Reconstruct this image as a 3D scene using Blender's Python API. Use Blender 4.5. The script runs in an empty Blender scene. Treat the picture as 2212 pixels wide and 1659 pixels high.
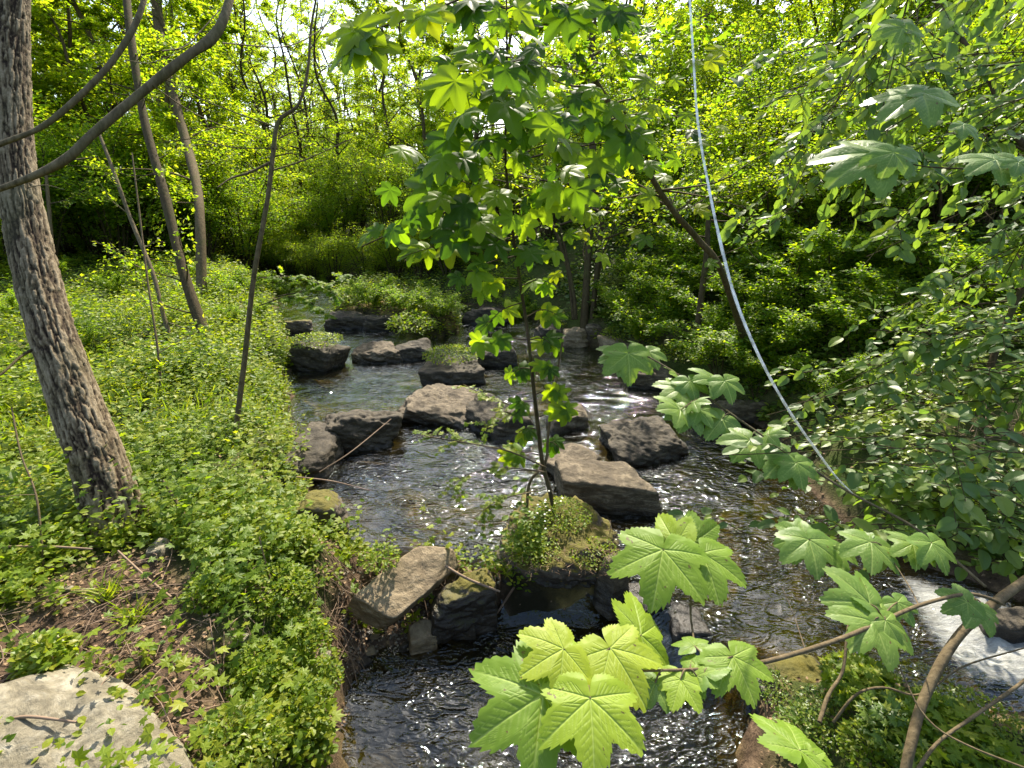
import bpy, bmesh, math, random
import numpy as np
from mathutils import Vector

random.seed(7)
RNG = np.random.default_rng(7)
SC = bpy.context.scene
COL = SC.collection
R = math.radians

# ------------------------------------------------------------------ camera, sky, sun, exposure
CAM_H, PITCH, FPX, CX, CY = 2.2, 20.0, 1106.0, 1106.0, 829.5
cam_data = bpy.data.cameras.new('camera')
cam_data.sensor_width = 36.0
cam_data.lens = 18.0
cam_data.clip_start = 0.05
cam_data.clip_end = 1000.0
cam = bpy.data.objects.new('camera', cam_data)
cam.location = (0, 0, CAM_H)
cam.rotation_euler = (R(90 - PITCH), 0, 0)
COL.objects.link(cam)
SC.camera = cam

SUN_EL, SUN_AZ = 47.0, 9.0          # azimuth clockwise from +Y (the viewing direction)
world = bpy.data.worlds.new('World')
SC.world = world
world.use_nodes = True
wn = world.node_tree
for n in list(wn.nodes):
    wn.nodes.remove(n)
wo = wn.nodes.new('ShaderNodeOutputWorld')
wb = wn.nodes.new('ShaderNodeBackground')
wb.inputs['Strength'].default_value = 0.15
ws = wn.nodes.new('ShaderNodeTexSky')
ws.sky_type = 'NISHITA'
ws.sun_disc = False
ws.sun_elevation = R(SUN_EL)
ws.sun_rotation = R(SUN_AZ)
ws.dust_density = 1.6
ws.air_density = 1.0
wn.links.new(ws.outputs[0], wb.inputs['Color'])
wn.links.new(wb.outputs[0], wo.inputs['Surface'])

sun_data = bpy.data.lights.new('sun', 'SUN')
sun_data.energy = 4.2
sun_data.angle = R(0.53)
sun_data.color = (1.0, 0.95, 0.86)
sun = bpy.data.objects.new('sun', sun_data)
sd = Vector((math.sin(R(SUN_AZ)) * math.cos(R(SUN_EL)), math.cos(R(SUN_AZ)) * math.cos(R(SUN_EL)), math.sin(R(SUN_EL))))
sun.rotation_euler = sd.to_track_quat('Z', 'Y').to_euler()
sun.location = sd * 40
COL.objects.link(sun)
SC.view_settings.view_transform = 'Standard'
SC.view_settings.look = 'None'
SC.view_settings.gamma = 1.0
SC.view_settings.exposure = 1.52
SC.view_settings.use_curve_mapping = False
SC.view_settings.use_white_balance = True
SC.view_settings.white_balance_temperature = 6950
cy = SC.cycles
cy.max_bounces = 9
cy.diffuse_bounces = 5
cy.glossy_bounces = 3
cy.transmission_bounces = 4
cy.transparent_max_bounces = 8
cy.caustics_reflective = False
cy.caustics_refractive = False
cy.use_denoising = True
try:
    cy.denoiser = 'OPENIMAGEDENOISE'
except Exception:
    pass

# ------------------------------------------------------------------ photograph pixel (2212 x 1659) to world
_p = R(PITCH)
Fv = np.array([0, math.cos(_p), -math.sin(_p)])
Uv = np.array([0, math.sin(_p), math.cos(_p)])
Rv = np.array([1.0, 0, 0])
C0 = np.array([0, 0, CAM_H])


def at(u, v, t):
    """point at distance t along the lens axis"""
    return C0 + t * (Rv * (u - CX) / FPX + Uv * (CY - v) / FPX + Fv)


def g(u, v, z=0.0):
    r = Rv * (u - CX) / FPX + Uv * (CY - v) / FPX + Fv
    return C0 + r * ((z - CAM_H) / r[2])


def depth_of(p):
    return float(np.dot(np.asarray(p) - C0, Fv))


# ------------------------------------------------------------------ noise
def _h(ix, iy, iz, s):
    with np.errstate(over='ignore'):
        n = (ix * 374761393 + iy * 668265263 + iz * 2147483647 + s * 974634777).astype(np.uint32)
        n = (n ^ (n >> np.uint32(13))) * np.uint32(1274126177)
        n = n ^ (n >> np.uint32(16))
    return (n & np.uint32(0xffffff)).astype(np.float64) / 16777215.0


def vn(x, y, z=0.0, s=0):
    x, y, z = np.broadcast_arrays(np.asarray(x, float), np.asarray(y, float), np.asarray(z, float))
    ix, iy, iz = np.floor(x).astype(np.int64), np.floor(y).astype(np.int64), np.floor(z).astype(np.int64)
    fx, fy, fz = x - ix, y - iy, z - iz
    fx, fy, fz = [t * t * (3 - 2 * t) for t in (fx, fy, fz)]
    r = 0
    for a in (0, 1):
        wx = fx if a else 1 - fx
        for b in (0, 1):
            wy = fy if b else 1 - fy
            for c in (0, 1):
                wz = fz if c else 1 - fz
                r = r + wx * wy * wz * _h(ix + a, iy + b, iz + c, s)
    return r


def fbm(x, y, z=0.0, o=4, s=0):
    r, a, t = 0, 0.5, 0
    x, y, z = np.asarray(x, float), np.asarray(y, float), np.asarray(z, float)
    for i in range(o):
        r = r + a * vn(x, y, z, s + i)
        t += a
        a *= 0.5
        x, y, z = x * 2.03 + 3.1, y * 2.03 + 1.7, z * 2.03 + 5.3
    return r / t


def ss(x):
    x = np.clip(x, 0, 1)
    return x * x * (3 - 2 * x)


# ------------------------------------------------------------------ object helpers
def mesh(name, V, F, mat, smooth=False, attrs=None, midx=None):
    """F: (n,k) int array or list of such arrays"""
    V = np.ascontiguousarray(V, dtype=np.float32)
    Fs = F if isinstance(F, list) else [F]
    Fs = [np.asarray(f, dtype=np.int32) for f in Fs if len(f)]
    me = bpy.data.meshes.new(name)
    nl = sum(f.size for f in Fs)
    nf = sum(len(f) for f in Fs)
    me.vertices.add(len(V))
    me.vertices.foreach_set('co', V.ravel())
    me.loops.add(nl)
    me.loops.foreach_set('vertex_index', np.concatenate([f.ravel() for f in Fs]).astype(np.int32))
    me.polygons.add(nf)
    tot = np.concatenate([np.full(len(f), f.shape[1], dtype=np.int32) for f in Fs])
    st = np.concatenate([[0], np.cumsum(tot)[:-1]]).astype(np.int32)
    me.polygons.foreach_set('loop_start', st)
    me.polygons.foreach_set('use_smooth', np.full(nf, smooth, dtype=bool))
    for m in (mat if isinstance(mat, (list, tuple)) else [mat]):
        me.materials.append(m)
    if midx is not None:
        me.polygons.foreach_set('material_index', np.asarray(midx, dtype=np.int32))
    me.update(calc_edges=True)
    if attrs:
        for k, a in attrs.items():
            at_ = me.attributes.new(k, 'FLOAT', 'POINT')
            at_.data.foreach_set('value', np.ascontiguousarray(a, dtype=np.float32))
    me.validate()
    return me


def link(name, me, parent=None, loc=None):
    o = bpy.data.objects.new(name, me)
    COL.objects.link(o)
    if parent is not None:
        o.parent = parent
    if loc is not None:
        o.location = loc
    return o


def tag(o, label=None, cat=None, group=None, kind=None):
    if label:
        o['label'] = label
    if cat:
        o['category'] = cat
    if group:
        o['group'] = group
    if kind:
        o['kind'] = kind
    return o


def thing(name, loc, label, cat, group=None):
    o = bpy.data.objects.new(name, None)
    o.empty_display_size = 0.1
    COL.objects.link(o)
    o.location = [float(c) for c in loc]
    return tag(o, label, cat, group)


def copy_tree(o, parent=None):
    c = o.copy()
    COL.objects.link(c)
    if parent is not None:
        c.parent = parent
    for ch in list(o.children):
        copy_tree(ch, c)
    return c


def crom(P, n):
    """Catmull-Rom through rows of P, n samples in all"""
    P = np.asarray(P, float)
    if len(P) == 2:
        t = np.linspace(0, 1, n)[:, None]
        return P[0] * (1 - t) + P[1] * t
    Q = np.vstack([2 * P[0] - P[1], P, 2 * P[-1] - P[-2]])
    t = np.linspace(0, len(P) - 1 - 1e-6, n)
    i = np.floor(t).astype(int)
    f = (t - i)[:, None]
    a, b, c, d = Q[i], Q[i + 1], Q[i + 2], Q[i + 3]
    return 0.5 * (2 * b + (c - a) * f + (2 * a - 5 * b + 4 * c - d) * f ** 2 + (3 * b - a - 3 * c + d) * f ** 3)


class Stalks:
    """every piece becomes a part of its own"""
    def __init__(self, name, root, mat):
        self.a = (name, root, mat)

    def add(self, P, rad, k=6):
        n, r, m = self.a
        link(n, Tubes().add(P, rad, k).mesh(n, m), r)


class Tubes:
    def __init__(self):
        self.V, self.F, self.n = [], [], 0

    def add(self, P, rad, k=6, cap=True):
        P = np.asarray(P, float)
        rad = np.broadcast_to(np.asarray(rad, float), (len(P),))
        T = np.gradient(P, axis=0)
        T /= np.linalg.norm(T, axis=1)[:, None] + 1e-9
        ref = np.array([0.0, 0.3, 1.0]) if abs(T[0][2]) < 0.8 else np.array([1.0, 0.2, 0.0])
        A = np.cross(T, ref)
        A /= np.linalg.norm(A, axis=1)[:, None] + 1e-9
        B = np.cross(T, A)
        th = np.arange(k) * 2 * math.pi / k
        V = P[:, None, :] + rad[:, None, None] * (np.cos(th)[None, :, None] * A[:, None, :] + np.sin(th)[None, :, None] * B[:, None, :])
        m = len(P)
        i, j = np.meshgrid(np.arange(m - 1), np.arange(k), indexing='ij')
        j2 = (j + 1) % k
        F = np.stack([i * k + j, i * k + j2, (i + 1) * k + j2, (i + 1) * k + j], -1).reshape(-1, 4) + self.n
        self.V.append(V.reshape(-1, 3))
        self.F.append(F)
        self.n += m * k
        return self

    def mesh(self, name, mat):
        return mesh(name, np.vstack(self.V), np.vstack(self.F), mat, smooth=True)


def unit(v):
    v = np.asarray(v, float)
    return v / (np.linalg.norm(v, axis=-1, keepdims=True) + 1e-9)


def cloud(TV, TF, P, D, N, S):
    """copies of a leaf template as one vertex/face array"""
    P, D, N = np.asarray(P, float), unit(D), np.asarray(N, float)
    S = np.broadcast_to(np.asarray(S, float), (len(P),))
    Z = unit(N - (N * D).sum(1)[:, None] * D)
    X = np.cross(D, Z)
    V = P[:, None, :] + S[:, None, None] * (TV[None, :, 0:1] * X[:, None, :] + TV[None, :, 1:2] * D[:, None, :] + TV[None, :, 2:3] * Z[:, None, :])
    F = (TF[None] + (np.arange(len(P)) * len(TV))[:, None, None]).reshape(-1, TF.shape[1])
    return V.reshape(-1, 3), F


def leafmesh(name, T, P, D, N, S, mat, rnd=None):
    TV, TF = T
    V, F = cloud(TV, TF, P, D, N, S)
    if rnd is None:
        rnd = RNG.random(len(P))
    return mesh(name, V, F, mat, attrs={'rnd': np.repeat(rnd, len(TV))})


# leaf templates: base at the origin, tip at +Y, upper face +Z
L2 = (np.array([[0, 0, 0], [-.36, .42, .09], [0, 1, -.06], [.36, .42, .09]]), np.array([[0, 2, 1], [0, 3, 2]]))
L4 = (np.array([[0, 0, 0], [-.30, .30, .07], [-.27, .66, .05], [0, 1, -.10], [.27, .66, .05], [.30, .30, .07], [0, .5, 0]]),
      np.array([[0, 6, 1], [1, 6, 2], [2, 6, 3], [3, 6, 4], [4, 6, 5], [5, 6, 0]]))


def star_leaf():
    a = np.radians([90, 112, 132, 155, 180, 215, 270, 325, 0, 25, 48, 68])
    r = np.array([1, .52, .86, .45, .66, .34, .05, .34, .66, .45, .86, .52])
    V = np.zeros((13, 3))
    V[:12, 0], V[:12, 1] = r * np.cos(a) * .85, r * np.sin(a) * .85
    V[:12, 2] = -0.12 * r ** 2 + 0.03 * np.array([1, -1] * 6)
    V[12] = (0, .1, 0)
    V[:, 1] += .1
    F = np.array([[12, (i + 1) % 12, i] for i in range(12)])[:, [0, 2, 1]]
    return V, F[:, ::-1]


L5 = star_leaf()
GB = (np.array([[-.03, 0, 0], [.03, 0, 0], [.022, .55, .03], [-.022, .55, .03], [0, 1, -.12]]), np.array([[0, 1, 2], [0, 2, 3], [3, 2, 4]]))

# ------------------------------------------------------------------ materials


def newmat(name):
    m = bpy.data.materials.new(name)
    m.use_nodes = True
    nt = m.node_tree
    for n in list(nt.nodes):
        nt.nodes.remove(n)
    out = nt.nodes.new('ShaderNodeOutputMaterial')
    return m, nt, out


def N(nt, t, **kw):
    n = nt.nodes.new(t)
    for k, v in kw.items():
        if k in n.inputs.keys() if isinstance(k, str) else False:
            n.inputs[k].default_value = v
        else:
            setattr(n, k, v)
    return n


def noise(nt, vec, scale, detail=4, rough=.55, dist=0.0):
    n = nt.nodes.new('ShaderNodeTexNoise')
    n.inputs['Scale'].default_value = scale
    n.inputs['Detail'].default_value = detail
    n.inputs['Roughness'].default_value = rough
    n.inputs['Distortion'].default_value = dist
    if vec is not None:
        nt.links.new(vec, n.inputs['Vector'])
    return n.outputs['Fac']


def ramp(nt, fac, stops):
    r = nt.nodes.new('ShaderNodeValToRGB')
    e = r.color_ramp.elements
    while len(e) < len(stops):
        e.new(0.5)
    for i, (p, c) in enumerate(stops):
        e[i].position = p
        e[i].color = (c[0], c[1], c[2], 1) if len(c) == 3 else c
    nt.links.new(fac, r.inputs['Fac'])
    return r.outputs['Color']


def mixc(nt, fac, a, b):
    m = nt.nodes.new('ShaderNodeMix')
    m.data_type = 'RGBA'
    for s, x in ((0, fac), (6, a), (7, b)):
        if hasattr(x, 'default_value') or hasattr(x, 'is_linked'):
            nt.links.new(x, m.inputs[s])
        else:
            m.inputs[s].default_value = x if s == 0 else (x[0], x[1], x[2], 1)
    return m.outputs[2]


def mth(nt, op, a, b=None, c=None, clamp=False):
    m = nt.nodes.new('ShaderNodeMath')
    m.operation = op
    m.use_clamp = clamp
    for s, x in enumerate((a, b, c)):
        if x is None:
            continue
        if isinstance(x, (int, float)):
            m.inputs[s].default_value = x
        else:
            nt.links.new(x, m.inputs[s])
    return m.outputs[0]


def bump(nt, h, strength, dist, normal=None):
    b = nt.nodes.new('ShaderNodeBump')
    b.inputs['Strength'].default_value = strength
    b.inputs['Distance'].default_value = dist
    nt.links.new(h, b.inputs['Height'])
    if normal is not None:
        nt.links.new(normal, b.inputs['Normal'])
    return b.outputs['Normal']


def objco(nt):
    return nt.nodes.new('ShaderNodeTexCoord').outputs['Object']


def leafmat(name, cols, trans=0.5, tcol=1.7, rough=.42, spec=.4, vein=False):
    """cols: ramp of leaf colours over the leaf's own random number"""
    m, nt, out = newmat(name)
    a = nt.nodes.new('ShaderNodeAttribute')
    a.attribute_name = 'rnd'
    oi = nt.nodes.new('ShaderNodeObjectInfo')
    r = mth(nt, 'FRACT', mth(nt, 'ADD', a.outputs['Fac'], oi.outputs['Random']))
    k = len(cols)
    col = ramp(nt, r, [(i / (k - 1), c) for i, c in enumerate(cols)])
    nor = None
    if vein:
        va = nt.nodes.new('ShaderNodeAttribute')
        va.attribute_name = 'vein'
        col = mixc(nt, mth(nt, 'MULTIPLY', va.outputs['Fac'], .6), col, (.50, .60, .18))
        co = objco(nt)
        blot = noise(nt, co, 4, 4)
        col = mixc(nt, mth(nt, 'MULTIPLY', blot, .35), col, (.20, .26, .02))
        fine = noise(nt, co, 120, 3)
        spot = ramp(nt, noise(nt, co, 11, 2, .5), [(.70, (0, 0, 0)), (.74, (1, 1, 1))])
        col = mixc(nt, spot, col, (.13, .10, .03))
        h = mth(nt, 'SUBTRACT', mth(nt, 'MULTIPLY', fine, .25), va.outputs['Fac'])
        nor = bump(nt, h, .4, .0015)
    p = nt.nodes.new('ShaderNodeBsdfPrincipled')
    p.inputs['Roughness'].default_value = rough
    p.inputs['Specular IOR Level'].default_value = spec
    nt.links.new(col, p.inputs['Base Color'])
    t = nt.nodes.new('ShaderNodeBsdfTranslucent')
    tc = nt.nodes.new('ShaderNodeMix')
    tc.data_type = 'RGBA'
    tc.blend_type = 'MULTIPLY'
    tc.inputs[0].default_value = 1
    nt.links.new(col, tc.inputs[6])
    tc.inputs[7].default_value = (tcol * 1.25, tcol * 1.25, tcol * .55, 1)
    nt.links.new(tc.outputs[2], t.inputs['Color'])
    if nor is not None:
        nt.links.new(nor, p.inputs['Normal'])
    mx = nt.nodes.new('ShaderNodeMixShader')
    mx.inputs[0].default_value = trans
    nt.links.new(p.outputs[0], mx.inputs[1])
    nt.links.new(t.outputs[0], mx.inputs[2])
    nt.links.new(mx.outputs[0], out.inputs['Surface'])
    return m


def barkmat(name, c1, c2, sc=30.0, b=.6, moss=0.0):
    m, nt, out = newmat(name)
    co = objco(nt)
    mp = nt.nodes.new('ShaderNodeMapping')
    mp.inputs['Scale'].default_value = (1, 1, .25)
    nt.links.new(co, mp.inputs['Vector'])
    n1 = noise(nt, mp.outputs[0], sc, 5, .65, .4)
    n2 = noise(nt, co, 3.0, 3)
    col = ramp(nt, n1, [(.3, c1), (.72, c2)])
    col = mixc(nt, mth(nt, 'MULTIPLY', n2, .45), col, (c1[0] * .8, c1[1] * .95, c1[2] * .7))
    if moss:
        n3 = noise(nt, co, 5.0, 4)
        f = ramp(nt, n3, [(.52, (0, 0, 0)), (.66, (1, 1, 1))])
        col = mixc(nt, mth(nt, 'MULTIPLY', f, moss), col, (.06, .075, .015))
    p = nt.nodes.new('ShaderNodeBsdfPrincipled')
    p.inputs['Roughness'].default_value = .9
    p.inputs['Specular IOR Level'].default_value = .12
    nt.links.new(col, p.inputs['Base Color'])
    nt.links.new(bump(nt, n1, b, .01), p.inputs['Normal'])
    nt.links.new(p.outputs[0], out.inputs['Surface'])
    return m


def rockmat(name, cols, moss=0.5, wet=True, mosscol=(.075, .085, .01), sc=1.0):
    m, nt, out = newmat(name)
    co = objco(nt)
    ge = nt.nodes.new('ShaderNodeNewGeometry')
    mp = nt.nodes.new('ShaderNodeMapping')
    mp.inputs['Scale'].default_value = (1, 1, 3.2)
    mp.inputs['Rotation'].default_value = (.25, .3, 0)
    nt.links.new(co, mp.inputs['Vector'])
    n1 = noise(nt, mp.outputs[0], 7 * sc, 8, .68, .6)
    n2 = noise(nt, co, 34 * sc, 5, .6)
    n3 = noise(nt, co, 3.0, 3)
    col = ramp(nt, n1, [(.25, cols[0]), (.5, cols[1]), (.72, cols[2])])
    col = mixc(nt, ramp(nt, n2, [(.45, (0, 0, 0)), (.75, (.6, .6, .6))]), col, cols[0])
    sp = nt.nodes.new('ShaderNodeSeparateXYZ')
    nt.links.new(ge.outputs['Normal'], sp.inputs[0])
    n4 = noise(nt, co, 9.0, 5, .7)
    if moss > 0:
        up = mth(nt, 'ADD', mth(nt, 'MULTIPLY', sp.outputs['Z'], .55), mth(nt, 'MULTIPLY', mth(nt, 'ADD', n4, n3), .5))
        f = ramp(nt, up, [(1.12 - .34 * moss, (0, 0, 0)), (1.24 - .34 * moss, (1, 1, 1))])
        mc = mixc(nt, noise(nt, co, 22, 3), (mosscol[0] * .5, mosscol[1] * .6, mosscol[2]), (mosscol[0] * 1.9, mosscol[1] * 1.6, mosscol[2]))
        col = mixc(nt, f, col, mc)
    rough = .8
    p = nt.nodes.new('ShaderNodeBsdfPrincipled')
    if wet:
        sz = nt.nodes.new('ShaderNodeSeparateXYZ')
        nt.links.new(ge.outputs['Position'], sz.inputs[0])
        wz = mth(nt, 'ADD', sz.outputs['Z'], mth(nt, 'MULTIPLY', n3, .06))
        f = ramp(nt, wz, [(.05, (1, 1, 1)), (.11, (0, 0, 0))])
        dark = mixc(nt, .75, col, (.012, .010, .008))
        col = mixc(nt, f, col, dark)
        r = mth(nt, 'SUBTRACT', .82, mth(nt, 'MULTIPLY', f, .5))
        nt.links.new(r, p.inputs['Roughness'])
    else:
        p.inputs['Roughness'].default_value = rough
    p.inputs['Specular IOR Level'].default_value = .35
    nt.links.new(col, p.inputs['Base Color'])
    h = mth(nt, 'ADD', n1, mth(nt, 'MULTIPLY', n2, .4))
    nt.links.new(bump(nt, h, .75, .03), p.inputs['Normal'])
    nt.links.new(p.outputs[0], out.inputs['Surface'])
    return m


M = {}
# fresh leaves of spring, from deep to yellowish green
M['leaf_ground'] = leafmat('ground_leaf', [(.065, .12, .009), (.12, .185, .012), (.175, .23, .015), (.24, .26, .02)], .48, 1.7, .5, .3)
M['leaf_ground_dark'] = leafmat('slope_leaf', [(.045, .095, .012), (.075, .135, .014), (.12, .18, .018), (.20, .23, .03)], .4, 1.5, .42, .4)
M['leaf_yellow'] = leafmat('yellow_leaf', [(.13, .20, .015), (.18, .25, .02), (.24, .25, .025)], .5, 1.4)
M['leaf_shrub'] = leafmat('shrub_leaf', [(.06, .125, .010), (.10, .175, .012), (.15, .22, .014), (.22, .26, .016)], .56, 2.1, .5, .3)
M['leaf_tree'] = leafmat('tree_leaf', [(.08, .14, .010), (.13, .20, .012), (.18, .23, .014), (.24, .26, .018)], .6, 2.2, .5, .3)
M['leaf_maple'] = leafmat('maple_leaf', [(.026, .065, .005), (.05, .105, .007), (.095, .165, .010), (.19, .27, .014)], .52, 2.3, .5, .22)
M['leaf_right'] = leafmat('oval_leaf', [(.075, .135, .035), (.10, .17, .038), (.13, .20, .036), (.19, .25, .028)], .48, 1.7, .45, .4)
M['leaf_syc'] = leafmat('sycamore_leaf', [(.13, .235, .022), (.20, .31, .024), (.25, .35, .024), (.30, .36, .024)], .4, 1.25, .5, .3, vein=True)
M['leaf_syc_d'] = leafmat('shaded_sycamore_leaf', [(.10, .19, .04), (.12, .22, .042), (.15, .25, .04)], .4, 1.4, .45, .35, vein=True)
M['bark_big'] = barkmat('ridged_bark', (.085, .062, .042), (.27, .225, .17), 26, .8)
M['bark'] = barkmat('brown_bark', (.05, .035, .017), (.18, .135, .072), 40, .6, .35)
M['bark_d'] = barkmat('dark_bark', (.032, .023, .011), (.105, .078, .040), 40, .6, .4)
M['bark_twig'] = barkmat('twig_bark', (.07, .05, .028), (.20, .15, .085), 60, .4)
M['bark_grey'] = barkmat('grey_smooth_bark', (.06, .045, .025), (.22, .17, .10), 60, .35, .25)
M['rock'] = rockmat('brown_rock', [(.03, .022, .012), (.095, .071, .041), (.27, .215, .14)], .05)
M['rock_dark'] = rockmat('dark_rock', [(.017, .0135, .008), (.048, .038, .023), (.14, .11, .07)], .08)
M['rock_moss'] = rockmat('mossy_rock', [(.04, .032, .022), (.09, .07, .05), (.18, .15, .11)], .95, True, (.075, .07, .008))
M['rock_tan'] = rockmat('tan_rock', [(.08, .055, .03), (.20, .15, .085), (.36, .285, .18)], .3, False)
M['rock_pale'] = rockmat('pale_slab_rock', [(.045, .036, .02), (.19, .165, .11), (.36, .33, .25)], .2, False)


def groundmat():
    m, nt, out = newmat('forest_soil')
    ge = nt.nodes.new('ShaderNodeNewGeometry')
    co = ge.outputs['Position']
    n1 = noise(nt, co, 1.3, 4)
    n2 = noise(nt, co, 16, 7, .7)
    n3 = noise(nt, co, 70, 4, .7)
    col = ramp(nt, n2, [(.3, (.028, .018, .011)), (.5, (.085, .055, .034)), (.72, (.20, .135, .085))])
    green = ramp(nt, n3, [(.35, (.018, .035, .006)), (.65, (.06, .085, .012))])
    at_ = nt.nodes.new('ShaderNodeAttribute')
    at_.attribute_name = 'green'
    gm = mth(nt, 'MULTIPLY', at_.outputs['Fac'], ramp(nt, n1, [(.3, (.45, .45, .45)), (.6, (1, 1, 1))]))
    col = mixc(nt, gm, col, green)
    # stream bed: sand and silt
    a2 = nt.nodes.new('ShaderNodeAttribute')
    a2.attribute_name = 'bed'
    vo = nt.nodes.new('ShaderNodeTexVoronoi')
    vo.inputs['Scale'].default_value = 9
    nt.links.new(co, vo.inputs['Vector'])
    bed = ramp(nt, noise(nt, co, 2.2, 5, .6, .8), [(.35, (.02, .017, .008)), (.5, (.065, .05, .018)), (.7, (.25, .18, .06))])
    bed = mixc(nt, ramp(nt, vo.outputs['Distance'], [(.1, (.5, .5, .5)), (.4, (0, 0, 0))]), bed, (.06, .05, .035))
    col = mixc(nt, a2.outputs['Fac'], col, bed)
    p = nt.nodes.new('ShaderNodeBsdfPrincipled')
    p.inputs['Roughness'].default_value = .92
    p.inputs['Specular IOR Level'].default_value = .15
    nt.links.new(col, p.inputs['Base Color'])
    nt.links.new(bump(nt, mth(nt, 'ADD', n2, mth(nt, 'MULTIPLY', n3, .5)), .8, .03), p.inputs['Normal'])
    nt.links.new(p.outputs[0], out.inputs['Surface'])
    return m


def watermat():
    m, nt, out = newmat('stream_water')
    ge = nt.nodes.new('ShaderNodeNewGeometry')
    mp = nt.nodes.new('ShaderNodeMapping')
    mp.inputs['Scale'].default_value = (1, 1.9, 1)
    mp.inputs['Rotation'].default_value = (0, 0, -.35)
    nt.links.new(ge.outputs['Position'], mp.inputs['Vector'])
    def crest(sc, dist):
        n = noise(nt, mp.outputs[0], sc, 1, .4, dist)
        return mth(nt, 'SUBTRACT', 1.0, mth(nt, 'ABSOLUTE', mth(nt, 'MULTIPLY', mth(nt, 'SUBTRACT', n, .5), 3.0)))
    a = crest(5.5, 1.6)
    b = crest(14, 1.2)
    calm = ramp(nt, noise(nt, ge.outputs['Position'], 1.7, 2), [(.38, (.25, .25, .25)), (.62, (1, 1, 1))])
    h = mth(nt, 'MULTIPLY', mth(nt, 'ADD', a, mth(nt, 'MULTIPLY', b, .36)), calm)
    nor = bump(nt, h, 1.0, .0125)
    fr = nt.nodes.new('ShaderNodeFresnel')
    fr.inputs['IOR'].default_value = 1.33
    nt.links.new(nor, fr.inputs['Normal'])
    gl = nt.nodes.new('ShaderNodeBsdfGlossy')
    gl.inputs['Roughness'].default_value = .035
    gl.inputs['Color'].default_value = (.88, .98, 1, 1)
    nt.links.new(nor, gl.inputs['Normal'])
    tr = nt.nodes.new('ShaderNodeBsdfTransparent')
    tr.inputs['Color'].default_value = (.60, .56, .34, 1)
    df = nt.nodes.new('ShaderNodeBsdfDiffuse')
    df.inputs['Color'].default_value = (.06, .05, .022, 1)
    body = nt.nodes.new('ShaderNodeMixShader')
    body.inputs[0].default_value = .05
    nt.links.new(tr.outputs[0], body.inputs[1])
    nt.links.new(df.outputs[0], body.inputs[2])
    mx = nt.nodes.new('ShaderNodeMixShader')
    nt.links.new(mth(nt, 'MULTIPLY', fr.outputs[0], 1.8, clamp=True), mx.inputs[0])
    nt.links.new(body.outputs[0], mx.inputs[1])
    nt.links.new(gl.outputs[0], mx.inputs[2])
    fa = nt.nodes.new('ShaderNodeAttribute')
    fa.attribute_name = 'foam'
    mp2 = nt.nodes.new('ShaderNodeMapping')
    mp2.inputs['Scale'].default_value = (1.2, 4.5, 1)
    mp2.inputs['Rotation'].default_value = (0, 0, .75)
    nt.links.new(ge.outputs['Position'], mp2.inputs['Vector'])
    fn = noise(nt, mp2.outputs[0], 9, 8, .8, .9)
    ff = mth(nt, 'MULTIPLY', mth(nt, 'SUBTRACT', mth(nt, 'ADD', fn, fa.outputs['Fac']), .86), 1.7, clamp=True)
    fd = nt.nodes.new('ShaderNodeBsdfPrincipled')
    fd.inputs['Base Color'].default_value = (.6, .6, .55, 1)
    fd.inputs['Roughness'].default_value = .35
    nt.links.new(bump(nt, fn, .8, .03), fd.inputs['Normal'])
    m2 = nt.nodes.new('ShaderNodeMixShader')
    nt.links.new(ff, m2.inputs[0])
    nt.links.new(mx.outputs[0], m2.inputs[1])
    nt.links.new(fd.outputs[0], m2.inputs[2])
    nt.links.new(m2.outputs[0], out.inputs['Surface'])
    return m


M['ground'] = groundmat()
M['water'] = watermat()


def plain(name, c1, c2, rough=.8, sc=20, spec=.3, metal=0):
    m, nt, out = newmat(name)
    co = objco(nt)
    a = nt.nodes.new('ShaderNodeAttribute')
    a.attribute_name = 'rnd'
    n = noise(nt, co, sc, 3)
    f = mth(nt, 'FRACT', mth(nt, 'ADD', n, a.outputs['Fac']))
    col = mixc(nt, f, c1, c2)
    p = nt.nodes.new('ShaderNodeBsdfPrincipled')
    p.inputs['Roughness'].default_value = rough
    p.inputs['Specular IOR Level'].default_value = spec
    nt.links.new(col, p.inputs['Base Color'])
    nt.links.new(p.outputs[0], out.inputs['Surface'])
    return m


M['litter'] = plain('dry_leaf_litter', (.085, .045, .022), (.30, .20, .11))
M['pebble'] = plain('gravel_pebbles', (.09, .07, .05), (.30, .25, .18), .7)
M['petal'] = plain('white_petals', (.7, .7, .62), (.8, .8, .76), .6)
M['ypetal'] = plain('yellow_petals', (.6, .42, .02), (.75, .6, .04), .6)
M['strand'] = plain('silvery_strand', (.62, .66, .72), (.8, .82, .86), .25, 60, .8)
def strandmat():
    m, nt, out = newmat('silvery_translucent_strand')
    co = objco(nt)
    p = nt.nodes.new('ShaderNodeBsdfPrincipled')
    p.inputs['Base Color'].default_value = (.85, .86, .88, 1)
    p.inputs['Roughness'].default_value = .3
    t = nt.nodes.new('ShaderNodeBsdfTransparent')
    mx = nt.nodes.new('ShaderNodeMixShader')
    nt.links.new(ramp(nt, noise(nt, co, 45, 4, .7), [(.35, (.15, .15, .15)), (.62, (.8, .8, .8))]), mx.inputs[0])
    nt.links.new(t.outputs[0], mx.inputs[1])
    nt.links.new(p.outputs[0], mx.inputs[2])
    nt.links.new(mx.outputs[0], out.inputs['Surface'])
    return m


M['strand'] = strandmat()
M['deadtwig'] = plain('dead_twigs', (.12, .075, .045), (.30, .21, .14))

# ------------------------------------------------------------------ terrain


def poly(pts, z=0.0):
    return np.array([g(u, v, z)[:2] for u, v in pts])


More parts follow.
